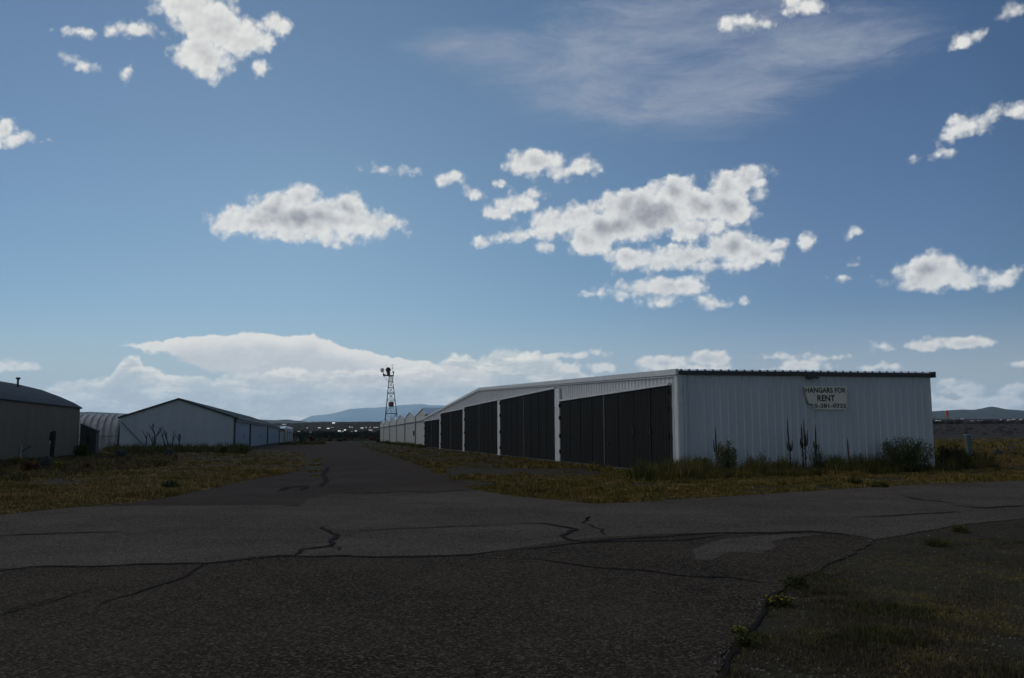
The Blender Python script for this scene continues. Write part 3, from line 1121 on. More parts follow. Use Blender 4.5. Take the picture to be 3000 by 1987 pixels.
b = MB()
ribbed_wall(b, (-LW, 0), (0, 0), (0, -1), 0, lambda s: lg(s) - 0.03, pitch=0.34, rib=0.05, h=0.03)
b.build('gable_wall', M_WHITE, lhang)
b = MB()
b.box(-LW, 0.1, 0, -LW + 0.1, LL, LEH - 0.1)
b.box(-LW + .15, LL - 0.1, 0, -0.1, LL, LEH - 0.1)
b.build('side_wall', M_WHITE, lhang)
b = MB()
for sa, sb in ((-LW - 0.25, -LW / 2), (-LW / 2, 0.55)):
    za = LEH + (LRH - LEH) * (1 - abs(sa + LW / 2) / (LW / 2))
    zb_ = LEH + (LRH - LEH) * (1 - abs(sb + LW / 2) / (LW / 2))
    b.prism([(sa, -0.2, za), (sb, -0.2, zb_), (sb, -0.2, zb_ + 0.07), (sa, -0.2, za + 0.07)], (0, LL + 0.3, 0), 1)
    # standing seams
    k = 0.5
    while k < LL:
        b.prism([(sa, k, za + 0.07), (sb, k, zb_ + 0.07), (sb, k, zb_ + 0.10), (sa, k, za + 0.10)], (0, 0.08, 0), 1)
        k += 0.9
b.build('roof', M_ROOFG, lhang)
b = MB()
for sa, sb in ((-LW - 0.28, -LW / 2), (-LW / 2, 0.58)):
    za = LEH + (LRH - LEH) * (1 - abs(sa + LW / 2) / (LW / 2))
    zb_ = LEH + (LRH - LEH) * (1 - abs(sb + LW / 2) / (LW / 2))
    b.prism([(sa, -0.24, za - 0.16), (sb, -0.24, zb_ - 0.16), (sb, -0.24, zb_ + 0.06), (sa, -0.24, za + 0.06)], (0, 0.035, 0), 1)
b.build('rake_trim', mat('dark_green_trim', (0.028, 0.042, 0.045), 0.5, 0.1), lhang)
b = MB()
b.box(-0.02, 0.05, LEH - 0.62, 0.32, LL, LEH - 0.17)
b.build('door_track', M_STEEL, lhang)
xs = [686, 729, 781, 816, 832]
ys = [0.45] + [lyy(x) for x in xs[1:4]] + [LL]
for i in range(4):
    d = MB()
    ribbed_wall(d, (0.05, ys[i] + 0.25), (0.05, ys[i + 1] - 0.25), (1, 0), 0.05, LEH - 0.64, pitch=1.1, rib=0.06, h=0.03)
    dd = d.build('hangar_door', M_PALEBLUE, lhang)
    h = MB()
    h.box(0.08, ys[i] * .45 + ys[i + 1] * .55, 1.5, 0.16, ys[i] * .45 + ys[i + 1] * .55 + 0.25, 1.9)
    h.build('door_handle', M_STEEL, dd)
for i, y in enumerate(ys[:4]):
    p = MB()
    if i == 0:
        p.box(0.0, -0.06, 0, 0.2, 0.55, LEH - 0.15)
    else:
        p.box(0.0, y - 0.45, 0, 0.26, y + 0.45, LEH - 0.2)
    p.build('door_post', M_STEEL, lhang)
b = MB()
b.bar((-LW + 0.1, -0.12, 3.55), (-LW + 2.7, -0.12, 0.75), 0.14, 0.05)
b.bar((-LW + 2.7, -0.12, 0.75), (-LW + 3.2, -0.12, 0.0), 0.14, 0.05)
b.build('diagonal_brace', M_STEEL, lhang)

# ------------------------------------------------------------------ quonset hut
Q0 = at(345, 1310, 127.0)
Q0.z = 0
QL, QR = 17.0, 4.75
qh = empty('quonset_hut', Q0, -YAW, 'dull silver ribbed arch hut between the tan building and the grey roofed hangar', 'shed')
b = MB()
prev = None
narc = 18
s = 0.0
i = 0
pr = []
pitch = 0.92
while s < QL:
    for ds, o in ((0, 0.0), (pitch * 0.30, 0.0), (pitch * 0.42, 0.22), (pitch * 0.88, 0.22), (pitch, 0.0)):
        pr.append((-(s + ds), o))
    s += pitch
for sx_, o in pr:
    ring = []
    for k in range(narc + 1):
        a = math.pi * k / narc
        rr = QR + o
        yy = QR * 0.92 - math.cos(a) * rr * 0.92
        zz = max(0, math.sin(a)) ** 0.80 * rr
        ring.append(b.vert((sx_, yy, zz)))
    if prev:
        for k in range(narc):
            b.f.append((prev[k], ring[k], ring[k + 1], prev[k + 1]))
    prev = ring
b.build('arch_shell', M_QUONSET, qh)
b = MB()
pts = []
for k in range(narc + 1):
    a = math.pi * k / narc
    pts.append((0.02, QR * 0.92 - math.cos(a) * QR * 0.92, max(0, math.sin(a)) ** 0.80 * QR))
b.prism(pts, (-0.15, 0, 0), 0)
b.build('end_wall', M_DARK, qh)
b = MB()
b.bar((-QL, -0.02, 1.75), (-0.1, -0.02, 1.75), 0.06)
b.build('side_rail', M_STEEL, qh)

# ------------------------------------------------------------------ tan building with bowed roof, far left
T0 = Vector(at(229, 1300, 81.6))
T0.z = 0
TL, TW, TH = 52.0, 15.0, 4.3
tb = empty('tan_building', T0, -YAW, 'tan metal building with a dark bowed roof and a thin flue pipe', 'building')
b = MB()
ribbed_wall(b, (0, 0), (0, -TL), (1, 0), 0, TH, pitch=0.3, rib=0.05, h=0.03)
ribbed_wall(b, (-TW, 0), (0, 0), (0, 1), 0, TH, pitch=0.3, rib=0.05, h=0.03)
b.build('wall', M_TAN, tb)
arch = [(0.18, 4.22), (-0.55, 4.66), (-1.7, 5.2), (-3.4, 5.86), (-5.4, 6.36), (-7.5, 6.52), (-9.6, 6.36), (-11.6, 5.86), (-13.3, 5.2), (-14.45, 4.66), (-15.18, 4.22)]
b = MB()
for i in range(len(arch) - 1):
    (xa, za), (xb, zb_) = arch[i], arch[i + 1]
    b.prism([(xa, 0.2, za), (xb, 0.2, zb_), (xb, 0.2, zb_ + 0.09), (xa, 0.2, za + 0.09)], (0, -TL - 0.4, 0), 1)
rf = b.build('roof', M_BLUEROOF, tb)
b = MB()
b.prism([(x, 0.12, z - 0.02) for x, z in arch[::-1]], (0, -0.1, 0), 1)
b.build('end_panel', M_BLUEROOF, tb)
b = MB()
pp = Vector(at(52, 1130, 74.0)) - T0
px_, py_ = pp.dot(UX), pp.dot(UY)
b.tube([(px_, py_, 4.6), (px_, py_, 6.45)], 0.085, 8)
fl = b.build('flue_pipe', M_STEEL, rf)
b = MB()
b.tube([(px_, py_, 6.43), (px_, py_, 6.47), (px_, py_, 6.60)], [0.10, 0.19, 0.17], 8)
b.build('flue_cap', M_STEEL, rf)
b = MB()                                                 # low shed built against the end
x1 = 1.42
b.prism([(0.03, 0.35, 0), (x1, 0.35, 0), (x1, 0.35, 2.15), (0.03, 0.35, 2.78)], (0, 1.1, 0), 1)
sh = b.build('lean_to', M_TANS, tb)
b = MB()
b.prism([(0.0, 0.28, 2.80), (x1 + 0.08, 0.28, 2.13), (x1 + 0.08, 0.28, 2.20), (0.0, 0.28, 2.87)], (0, 1.2, 0), 1)
b.build('roof', M_BLUEROOF, sh)
b = MB()
b.box(0.62, 0.29, 0.98, 0.84, 0.345, 1.78)
b.build('window', M_DARK, sh)

# leaning dark post with a box, in front of the tan wall
pb_, pt_ = at(151, 1338, 70.0), at(159, 1263, 70.0)
pb_.z = 0
po = empty('leaning_post', pb_, 0, 'dark leaning timber post with a box near its top in front of the tan wall', 'post')
b = MB()
b.bar((0, 0, 0), pt_ - pb_, 0.24, 0.24)
b.build('shaft', M_WOODD, po)
b = MB()
v = pt_ - pb_
b.bar(v * 0.66 + Vector((-0.13, -0.05, 0)), v * 0.96 + Vector((-0.10, -0.05, 0)), 0.2, 0.3)
b.build('box', M_WOODD, po)
b = MB()
b.tube([v * 0.55 + Vector((-0.17, -0.1, 0)), v * 0.62 + Vector((-0.17, -0.1, 0))], 0.05, 6)
b.build('insulator', M_TRIM, po)
b = MB()
b.tube([v * 0.86 + Vector((-0.25, -0.1, 0)), v * 0.90 + Vector((-0.25, -0.1, 0))], 0.045, 6)
b.build('insulator', M_TRIM, po)

f0 = at(59, 1338, 66.0)
f0.z = 0
fe = empty('broken_fence', f0, 0, 'remains of a fence, two pale posts and a sloping rail by the tan wall', 'fence')
b = MB()
b.tube([(0, 0, 0), (0.05, 0, 1.05)], [0.055, 0.05], 7)
b.build('post', M_WHITE2, fe)
b = MB()
q = at(79, 1330, 68.0) - f0
b.tube([(q.x, q.y, 0), (q.x + 0.04, q.y, 1.12)], [0.05, 0.05], 7)
b.build('post', M_WHITE2, fe)
b = MB()
b.bar((-0.42, -0.1, 0.28), (0.45, 0.6, 0.98), 0.07, 0.07)
b.build('rail', M_STEEL, fe)
b = MB()
b.bar((-0.65, -0.1, 0.52), (-0.4, -0.1, 0.72), 0.05, 0.05)
b.build('broken_rail', M_STEEL, fe)

# ------------------------------------------------------------------ radio tower
TD = 330.0
tp0 = at(1147.5, 1290, TD)
tp0.z = 0
tw = empty('radio_tower', tp0, 0.12, 'tall tapering lattice radio tower with dish antennas on top', 'tower')
H_PLAT = at(1137, 1102.5, TD).z
S = TD / F


def hw(z):
    return (3.05 + (0.56 - 3.05) * z / H_PLAT) if z < H_PLAT else 0.56


def cx(z):                                               # slight lean seen in the photo
    return -0.6 * z / H_PLAT


for sx_, sy_ in ((1, 1), (1, -1), (-1, 1), (-1, -1)):
    b = MB()
    b.tube([(cx(0) + sx_ * hw(0), sy_ * hw(0), 0), (cx(H_PLAT) + sx_ * hw(H_PLAT), sy_ * hw(H_PLAT), H_PLAT)], [0.17, 0.11], 6)
    b.build('leg', M_TOWER, tw)
lev = [at(1140, y, TD).z for y in (1252, 1212, 1172.5, 1152, 1136, 1119, 1104)]
for i, z in enumerate(lev):
    b = MB()
    w = hw(z)
    th = 0.16 if i in (1, 3, 5) else 0.10
    c = cx(z)
    for a, d in (((-w, -w), (w, -w)), ((w, -w), (w, w)), ((w, w), (-w, w)), ((-w, w), (-w, -w))):
        b.bar((c + a[0], a[1], z), (c + d[0], d[1], z), th)
    b.build('cross_bar', M_TOWER, tw)
b = MB()
zz = [0.3] + lev
for i in range(len(zz) - 1):
    z0, z1 = zz[i], zz[i + 1]
    w0, w1, c0_, c1_ = hw(z0), hw(z1), cx(z0), cx(z1)
    for (ax, ay), (bx, by) in ((((-1, -1)), (1, -1)), ((1, -1), (1, 1)), ((1, 1), (-1, 1)), ((-1, 1), (-1, -1))):
        b.bar((c0_ + ax * w0, ay * w0, z0), (c1_ + bx * w1, by * w1, z1), 0.07)
        b.bar((c0_ + bx * w0, by * w0, z0), (c1_ + ax * w1, ay * w1, z1), 0.07)
b.build('diagonal_bracing', M_TOWER, tw)
b = MB()
for sx_ in (-0.28, 0.28):
    b.bar((sx_ + cx(0), 0.1, 0), (sx_ + cx(H_PLAT), 0.1, H_PLAT), 0.07)
z = 0.4
while z < H_PLAT:
    b.bar((-0.28 + cx(z), 0.1, z), (0.28 + cx(z), 0.1, z), 0.05)
    z += 0.6
b.build('ladder', M_TOWER, tw)


def tl(x, y):
    p = at(x, y, TD) - tp0
    return p.x, p.z


b = MB()
xa, za = tl(1122, 1101)
xb, zb_ = tl(1153.5, 1101)
b.box(xa, -0.7, za - 0.18, xb, 0.7, za + 0.18)
b.bar((xa + 0.2, 0, za), (cx(lev[5]) - hw(lev[5]), 0, lev[5]), 0.1)
b.bar((xb - 0.2, 0, za), (cx(lev[5]) + hw(lev[5]), 0, lev[5]), 0.1)
b.box(xa, -0.25, za, xa + 0.35, 0.25, za + 1.1)
b.box(xa + 0.35, -0.35, za, xa + 0.95, 0.35, za + 0.55)
b.box(xb - 0.3, -0.25, za, xb, 0.25, za + 1.6)
b.box(xb - 0.45, -0.3, za + 1.0, xb + 0.12, 0.3, za + 1.55)
for x_ in (xa + 1.1, xb - 1.3):
    b.bar((x_, 0.6, za), (x_, 0.6, za + 1.3), 0.06)
b.bar((xa + 1.1, 0.6, za + 1.25), (xb - 0.2, 0.6, za + 1.25), 0.05)
plat = b.build('platform', M_STEEL, tw)
b = MB()
xc, zc = tl(1138.5, 1096)
b.box(xc - 0.55, -0.5, zc - 0.7, xc + 0.55, 0.5, zc + 0.65)
b.build('equipment_box', M_RUST, tw)


def drum(b, c, r, depth, ax, n=16):
    """shallow round dish seen along ax"""
    ax = Vector(ax).normalized()
    a = ax.cross(Vector((0, 0, 1))).normalized()
    u = a.cross(ax)
    prof = [(0.0, 0.0), (0.55, 0.05), (0.92, 0.25), (1.0, 0.45), (1.0, 1.0), (0.6, 1.06), (0.0, 1.1)]
    rows_ = []
    for rr, dd in prof:
        rows_.append([b.vert(Vector(c) + ax * (dd * depth) + (a * math.cos(2 * math.pi * k / n) + u * math.sin(2 * math.pi * k / n)) * max(rr, 0.01) * r) for k in range(n)])
    for i in range(len(rows_) - 1):
        for k in range(n):
            b.f.append((rows_[i][k], rows_[i][(k + 1) % n], rows_[i + 1][(k + 1) % n], rows_[i + 1][k]))


b = MB()
x_, z_ = tl(1121.7, 1085)
drum(b, (x_ + 0.1, 0.4, z_), 0.84, 0.6, (-0.75, -0.66, 0))
b.bar((x_ + 0.2, 0.2, z_ - 1.6), (x_ + 0.2, 0.3, z_ + 0.1), 0.14)
tag(b.build('dish_antenna', M_GREYDISH, tw), 'pale grey oval dish')
b = MB()
x_, z_ = tl(1137, 1084)
drum(b, (x_, 0.35, z_), 0.95, 0.6, (0.15, -0.99, 0), 20)
tag(b.build('dish_antenna', M_RUST, tw), 'dark rust red dish')
b = MB()
x_, z_ = tl(1145.8, 1185.6)
drum(b, (x_ + 0.2, -2.4, z_), 0.95, 0.8, (-0.8, -0.6, 0), 20)
tag(b.build('dish_antenna', M_RUST, tw), 'rust red dish half way down')
b = MB()
b.box(x_ + 0.3, -2.3, z_ - 0.9, x_ + 1.0, -1.7, z_ + 0.95)
b.bar((x_ + 0.6, -2.0, z_ + 0.9), (x_ - 0.1, -1.6, z_ + 1.1), 0.12)
b.build('dish_bracket', M_STEEL, tw)
b = MB()
x_, z_ = tl(1132.7, 1079)
b.tube([(x_, 0.5, za), (x_, 0.5, z_ + 1.8)], [0.04, 0.025], 5)
b.build('whip_antenna', M_STEEL, tw)
b = MB()
x_, z_ = tl(1150.2, 1070)
b.tube([(x_, 0, za + 1.5), (x_, 0, z_)], 0.05, 5)
for s_ in (-1, 1):
    b.bar((x_, 0, z_ - 0.1), (x_ + 0.35 * s_, 0, z_ + 0.15), 0.05)
    b.box(x_ + 0.35 * s_ - 0.1, -0.1, z_ + 0.05, x_ + 0.35 * s_ + 0.1, 0.1, z_ + 0.3)
b.box(x_ - 0.18, -0.18, z_ - 1.3, x_ + 0.18, 0.18, z_ - 0.9)
b.build('wind_gauge', M_GREYDISH, tw)

m0 = at(1156.5, 1250, 270.0)
m0.z = 0
zt = at(1156.5, 1213, 270.0).z
an = empty('antenna_mast', m0, 0, 'thin mast with small antenna bars behind the saw-tooth row, right of the tower', 'antenna')
b = MB()
b.tube([(0, 0, 0), (0, 0, zt)], [0.09, 0.05], 6)
b.build('mast', M_STEEL, an)
b = MB()
for z, l in ((zt - 0.5, 0.35), (zt - 0.85, 0.55), (zt - 1.2, 0.4), (zt - 2.2, 0.3)):
    b.bar((0, 0, z), (l, 0, z + 0.05), 0.07)
    b.bar((l, -0.4, z - 0.15), (l, 0.4, z + 0.15), 0.06)
b.build('antenna_bar', M_STEEL, an)

# ------------------------------------------------------------------ windsock and pedestal on the right
WD = 330.0
w0 = at(2776, 1240, WD)
zg = 0.0
hit, loc, nor, idx = rise.ray_cast(Vector((w0.x, w0.y, 100)), Vector((0, 0, -1)))
zg = loc.z if hit else 0.0
w0.z = zg
ws = empty('windsock', w0, 0, 'orange windsock hanging limp from its pole beyond the right field', 'windsock')
wt = at(2776, 1203, WD).z - zg
b = MB()
b.tube([(-0.1, 0, 0), (-0.1, 0, wt)], [0.09, 0.06], 6)
b.build('pole', M_STEEL, ws)
b = MB()
b.tube([(-0.1, 0, wt - 0.02), (0.12, 0, wt + 0.0), (0.35, 0, wt - 0.02)], 0.04, 5)
b.build('swivel_arm', M_STEEL, ws)
b = MB()
n = 12
rows_ = []
for k, (dz, r, dx) in enumerate(((0.05, 0.40, 0.05), (-0.7, 0.42, 0.10), (-1.5, 0.38, 0.16), (-2.2, 0.36, 0.10), (-2.85, 0.26, 0.0))):
    rows_.append([b.vert((dx + r * math.cos(2 * math.pi * q / n) * (1 + 0.12 * math.sin(q * 2 + k)), r * 0.7 * math.sin(2 * math.pi * q / n), wt + dz)) for q in range(n)])
for i in range(len(rows_) - 1):
    for q in range(n):
        b.f.append((rows_[i][q], rows_[i][(q + 1) % n], rows_[i + 1][(q + 1) % n], rows_[i + 1][q]))
b.build('sock', M_ORANGE, ws)

pd = ground(2843, 1347)
pe = empty('utility_pedestal', pd, 0.15, 'slim grey green utility pedestal with a pale lid right of the large hangar', 'pedestal')
b = MB()
ptop = at(2837, 1275, pd.y).z
b.prism([(-0.15, -0.11, 0), (0.15, -0.11, 0), (0.15, 0.11, 0), (-0.15, 0.11, 0)], (-0.09, 0, ptop), 2)
b.build('cabinet', M_PED, pe)
b = MB()
b.box(-0.26, -0.13, ptop, 0.08, 0.13, ptop + 0.045)
b.build('lid', M_PEDTOP, pe)

# ------------------------------------------------------------------ vegetation
def tri_mesh(name, V3, T3, C3, m, parent=None):
    """mesh from numpy arrays: vertices, triangles, per-vertex tint"""
    me = bpy.data.meshes.new(name)
    me.vertices.add(len(V3))
    me.vertices.foreach_set('co', V3.astype(np.float32).ravel())
    me.loops.add(len(T3) * 3)
    me.loops.foreach_set('vertex_index', T3.astype(np.int32).ravel())
    me.polygons.add(len(T3))
    me.polygons.foreach_set('loop_start', (np.arange(len(T3)) * 3).astype(np.int32))
    a = me.color_attributes.new('tint', 'FLOAT_COLOR', 'POINT')
    a.data.foreach_set('color', np.concatenate([C3, np.ones((len(C3), 1))], 1).astype(np.float32).ravel())
    me.materials.append(m)
    me.update(calc_edges=True)
    o = bpy.data.objects.new(name, me)
    COL.objects.link(o)
    if parent is not None:
        o.parent = parent
    return o


def in_poly(P, poly):
    x, y = P[:, 0], P[:, 1]
    c = np.zeros(len(P), bool)
    j = len(poly) - 1
    for i in range(len(poly)):
        xi, yi = poly[i]
        xj, yj = poly[j]
        with np.errstate(divide='ignore', invalid='ignore'):
            h = ((yi > y) != (yj > y)) & (x < (xj - xi) * (y - yi) / (yj - yi + 1e-12) + xi)
        c ^= h
        j = i
    return c


def blades(pos, nb, hmin, hmax, wid, pal, seed, spread=0.06, lean=0.5, hscale=None):
    """grass tufts: each blade two bent triangles; returns arrays"""
    g = np.random.default_rng(seed)
    n = len(pos)
    base = np.repeat(pos, nb, 0)
    N = len(base)
    kx, ky = pos[:, 0], pos[:, 1]
    lump = 0.55 + 0.75 * np.clip(np.sin(kx * 1.9 + 1.6 * np.sin(ky * 1.3 + seed)) * np.sin(ky * 1.6 + 1.5 * np.sin(kx * 1.1 + seed)) + 0.25, 0, 1.2)
    hs = np.repeat(lump * g.uniform(hmin, hmax, n) if hscale is None else lump * hscale * g.uniform(hmin, hmax, n), nb) * g.uniform(0.55, 1.1, N)
    az = g.uniform(0, 2 * np.pi, N)
    off = np.stack([np.cos(az), np.sin(az)], 1) * (g.uniform(0, 1, N) ** 0.7 * np.repeat(spread if np.ndim(spread) else np.full(n, spread), nb))[:, None]
    bx = base[:, :2] + off
    la = az + g.normal(0, 0.7, N)
    ln = g.uniform(0.1, 1.0, N) * lean * hs
    d = np.stack([np.cos(la), np.sin(la)], 1)
    sa = g.uniform(0, 2 * np.pi, N)
    side = np.stack([np.cos(sa), np.sin(sa)], 1) * (np.repeat(wid, nb) if np.ndim(wid) else wid)[..., None] * 0.5 if np.ndim(wid) else np.stack([np.cos(sa), np.sin(sa)], 1) * wid * 0.5
    V = np.zeros((N, 5, 3))
    V[:, 0, :2], V[:, 1, :2] = bx - side, bx + side
    V[:, 2, :2], V[:, 3, :2] = bx + d * ln[:, None] * 0.35 + side * 0.75, bx + d * ln[:, None] * 0.35 - side * 0.75
    V[:, 4, :2] = bx + d * ln[:, None]
    V[:, :, 2] = base[:, None, 2]
    V[:, 0:2, 2] -= 0.01
    V[:, 2:4, 2] += (hs * 0.6)[:, None]
    V[:, 4, 2] += hs * np.clip(1 - ln / (hs + 1e-6) * 0.35, 0.3, 1)
    k = np.arange(N)[:, None] * 5
    T = np.concatenate([k + np.array([0, 1, 2]), k + np.array([0, 2, 3]), k + np.array([3, 2, 4])], 0)
    pal = np.array(pal)
    nx, ny = pos[:, 0], pos[:, 1]
    q1 = np.sin(nx * 1.35 + 1.4 * np.sin(ny * 0.9 + seed)) * np.sin(ny * 1.1 + 1.3 * np.sin(nx * 0.8 + seed * 2))
    q2 = np.sin(nx * 3.3 + 2.0 * np.sin(ny * 2.1 + seed)) * np.sin(ny * 2.9 + 1.7 * np.sin(nx * 2.3 + seed))
    pick = np.clip(0.5 + 0.33 * q1 + 0.24 * q2 + g.normal(0, 0.16, n), 0, 0.999)
    ti = (pick * len(pal)).astype(int)
    col = pal[ti] * g.uniform(0.75, 1.3, (n, 1))
    col = np.repeat(col, nb, 0) * g.uniform(0.8, 1.25, (N, 1))
    C = np.repeat(col[:, None, :], 5, 1)
    return V.reshape(-1, 3), T, C.reshape(-1, 3)


def fbm2(x, y, s, seed):
    return np.array([mnoise.fractal(Vector((a * s, b_ * s, seed)), 1.0, 2.0, 4) for a, b_ in zip(x, y)])


def px_points(poly, n, seed, power=1.0):
    """ground points drawn evenly over the photo area of a polygon (nearer ground gets more per metre)"""
    g = np.random.default_rng(seed)
    p = np.array(poly, float)
    lo, hi = p.min(0), p.max(0)
    P = g.uniform(0, 1, (n * 3, 2))
    P[:, 1] = P[:, 1] ** power
    P = lo + P * (hi - lo)
    P = P[in_poly(P, poly)][:n]
    A = np.array(CM)
    d = np.stack([(P[:, 0] - CX) / F, -(P[:, 1] - CY) / F, -np.ones(len(P))], 1) @ A.T
    t = -HC / d[:, 2]
    return np.stack([d[:, 0] * t, d[:, 1] * t, np.zeros(len(P))], 1), P


GREEN = [(0.164, 0.133, 0.031), (0.2, 0.146, 0.04), (0.141, 0.123, 0.033), (0.259, 0.171, 0.051), (0.305, 0.197, 0.072)]
STRAW = [(0.445, 0.289, 0.127), (0.356, 0.228, 0.096), (0.29, 0.21, 0.075), (0.222, 0.175, 0.053), (0.19, 0.149, 0.045)]
RUSTY = [(0.215, 0.106, 0.061), (0.165, 0.093, 0.061), (0.182, 0.122, 0.068), (0.132, 0.1, 0.048), (0.123, 0.085, 0.068)]
DKGRN = [(0.078, 0.086, 0.026), (0.098, 0.1, 0.031), (0.069, 0.074, 0.026), (0.138, 0.125, 0.037)]

LF = [(-500, 1560), (0, 1507), (230, 1486), (400, 1472), (500, 1455), (560, 1442), (640, 1428), (700, 1412), (800, 1394), (885, 1378), (893, 1350), (890, 1328), (820, 1320), (735, 1322), (683, 1318), (560, 1316),
      (354, 1319), (290, 1322), (228, 1334), (0, 1347), (-500, 1380)]
LP = [(912, 1345), (940, 1343), (941, 1372), (928, 1398), (905, 1390)]
LS = [(845, 1297), (952, 1296), (948, 1302), (815, 1303.5)]
RS = [(1012, 1297), (1060, 1293), (1115, 1295.5), (1243, 1311), (1640, 1355), (1985, 1391), (2360, 1383), (2739, 1374), (3100, 1366), (3500, 1350), (3500, 1392), (3000, 1408), (2700, 1419), (2400, 1437), (2150, 1453),
      (2000, 1463), (1850, 1473), (1740, 1476), (1640, 1466), (1500, 1455), (1440, 1443), (1390, 1436), (1300, 1395), (1240, 1370), (1150, 1338), (1060, 1311)]
NV = [(3300, 1500), (3000, 1520), (2790, 1541), (2660, 1570), (2600, 1600), (2480, 1650), (2390, 1680), (2310, 1715), (2250, 1770), (2190, 1850), (2150, 1900), (2120, 1990), (2090, 2150), (3300, 2150)]
FR = [(2743, 1373), (2741, 1268), (3500, 1264), (3500, 1352)]
ME = [(700, 1294), (850, 1293), (1118, 1292), (1118, 1280.3), (700, 1280.3)]


def grass_from(name, label, spec, m=M_GRASS):
    Vs, Ts, Cs = [], [], []
    o = 0
    for s in spec:
        V, T, C = blades(*s)
        Vs.append(V)
        Ts.append(T + o)
        Cs.append(C)
        o += len(V)
    ob = tri_mesh(name, np.concatenate(Vs), np.concatenate(Ts), np.concatenate(Cs), m)
    return tag(ob, label, 'grass', kind='stuff')


# left field: straw and green clumps, rusty low growth near the tan building, taller along the hangar
p, q = px_points(LF, 21000, 21)
k = fbm2(p[:, 0], p[:, 1], 0.22, 3.0)
dist = p[:, 1]
edge = np.clip((q[:, 1] - 1330) / 60, 0, 1)
keep = k > -0.42
p, q, k, dist = p[keep], q[keep], k[keep], dist[keep]
back = (q[:, 0] < 520) & (q[:, 1] < 1405 - (q[:, 0] - 100) * 0.10)
wd = 0.012 + 0.0006 * dist
hs = 0.75 + 0.9 * np.clip(k, 0, 1)
spec = [(p[back], 7, 0.10, 0.34, wd[back] * 1.2, RUSTY + STRAW[2:] + DKGRN[:2], 31, 0.22, 0.6, hs[back])]
f1 = ~back & (k > 0.12)
f2 = ~back & (k <= 0.12)
spec += [(p[f1], 7, 0.08, 0.22, wd[f1], GREEN + STRAW[1:4], 32, 0.16, 0.6, hs[f1]), (p[f2], 6, 0.05, 0.15, wd[f2], STRAW + STRAW[:2] + GREEN[:2], 33, 0.16, 0.8, hs[f2])]
pt, qt = px_points([(300, 1322), (354, 1312), (683, 1313), (735, 1320), (720, 1330), (560, 1326), (380, 1332)], 2600, 41)
spec += [(pt, 8, 0.35, 0.95, 0.05, DKGRN + RUSTY[2:4], 42, 0.3, 0.4)]
p, q = px_points(LP, 420, 51)
kk = fbm2(p[:, 0], p[:, 1], 0.45, 1.0)
p = p[kk > 0.0]
spec += [(p, 7, 0.04, 0.14, 0.03, STRAW[1:] + GREEN[:2], 52, 0.2, 0.8)]
p, q = px_points(LS, 900, 53)
spec += [(p, 7, 0.15, 0.45, 0.12, DKGRN + GREEN[:2], 54, 0.5, 0.5)]
grass_from('grass', 'clumped straw and green grass of the left field', spec)

# strip in front of the large hangar
p, q = px_points(RS, 21000, 61)
k = fbm2(p[:, 0], p[:, 1], 0.35, 8.0)
bare = (q[:, 1] > 1372) & (q[:, 1] < 1392) & (q[:, 0] > 1300) & (q[:, 0] < 1760)
keep = (k > -0.34) & ~(bare & (k < 0.35))
p, q, k = p[keep], q[keep], k[keep]
dist = p[:, 1]
wd = 0.010 + 0.0006 * dist
hs = 0.75 + 0.9 * np.clip(k, 0, 1)
f1 = k > 0.10
spec = [(p[f1], 8, 0.06, 0.19, wd[f1], GREEN + DKGRN[1:2], 62, 0.16, 0.7, hs[f1]), (p[~f1], 7, 0.04, 0.13, wd[~f1], STRAW[1:] + GREEN[:4], 63, 0.15, 0.9, hs[~f1])]
wall_g = [(1830, 1398), (1990, 1392), (2360, 1384), (2739, 1374), (2900, 1366), (2900, 1373), (2740, 1382), (2400, 1394), (2000, 1410), (1880, 1412)]
p, q = px_points(wall_g, 4600, 65)
spec += [(p, 9, 0.16, 0.74, 0.022, DKGRN + GREEN[:3] + DKGRN[:2] + RUSTY[2:3], 66, 0.2, 0.45)]
p, q = px_points([(1115, 1295.5), (1243, 1309), (1243, 1313), (1115, 1298.5)], 500, 67)
spec += [(p, 8, 0.25, 0.6, 0.12, DKGRN, 68, 0.4, 0.4)]
grass_from('grass', 'low green and tan grass strip before the large white hangar', spec)

# near verge, bottom right: thin dry grass over grit with a greener fringe
p, q = px_points(NV, 17000, 71)
k = fbm2(p[:, 0], p[:, 1], 0.8, 5.0)
keep = k > -0.35
p, q, k = p[keep], q[keep], k[keep]
hs = 0.8 + 0.9 * np.clip(k, 0, 1)
f1 = k > 0.46
spec = [(p[f1], 9, 0.015, 0.05, 0.006, [(0.075, 0.066, 0.032), (0.085, 0.070, 0.04), (0.09, 0.075, 0.045)] + DKGRN[:2] + [(0.10, 0.085, 0.05)], 72, 0.08, 0.8, hs[f1]), (p[~f1], 7, 0.012, 0.05, 0.0045, STRAW[2:] + [(0.10, 0.075, 0.05), (0.12, 0.095, 0.06), (0.085, 0.07, 0.045)] * 2 + GREEN[:1], 73, 0.08, 1.4, hs[~f1])]
fr = [(2300, 1700), (2250, 1765), (2190, 1845), (2150, 1900), (2110, 2000), (2190, 2000), (2240, 1880), (2330, 1760), (2420, 1690), (2600, 1610), (2700, 1580), (2640, 1580), (2520, 1630)]
p, q = px_points(fr, 1300, 75)
k = fbm2(p[:, 0], p[:, 1], 1.6, 2.0)
p = p[k > 0.38]
spec += [(p, 12, 0.02, 0.07, 0.006, [(0.09, 0.085, 0.035)] + DKGRN, 76, 0.08, 0.8)]
grass_from('grass', 'thin dry grass on the gritty verge at the road corner', spec)

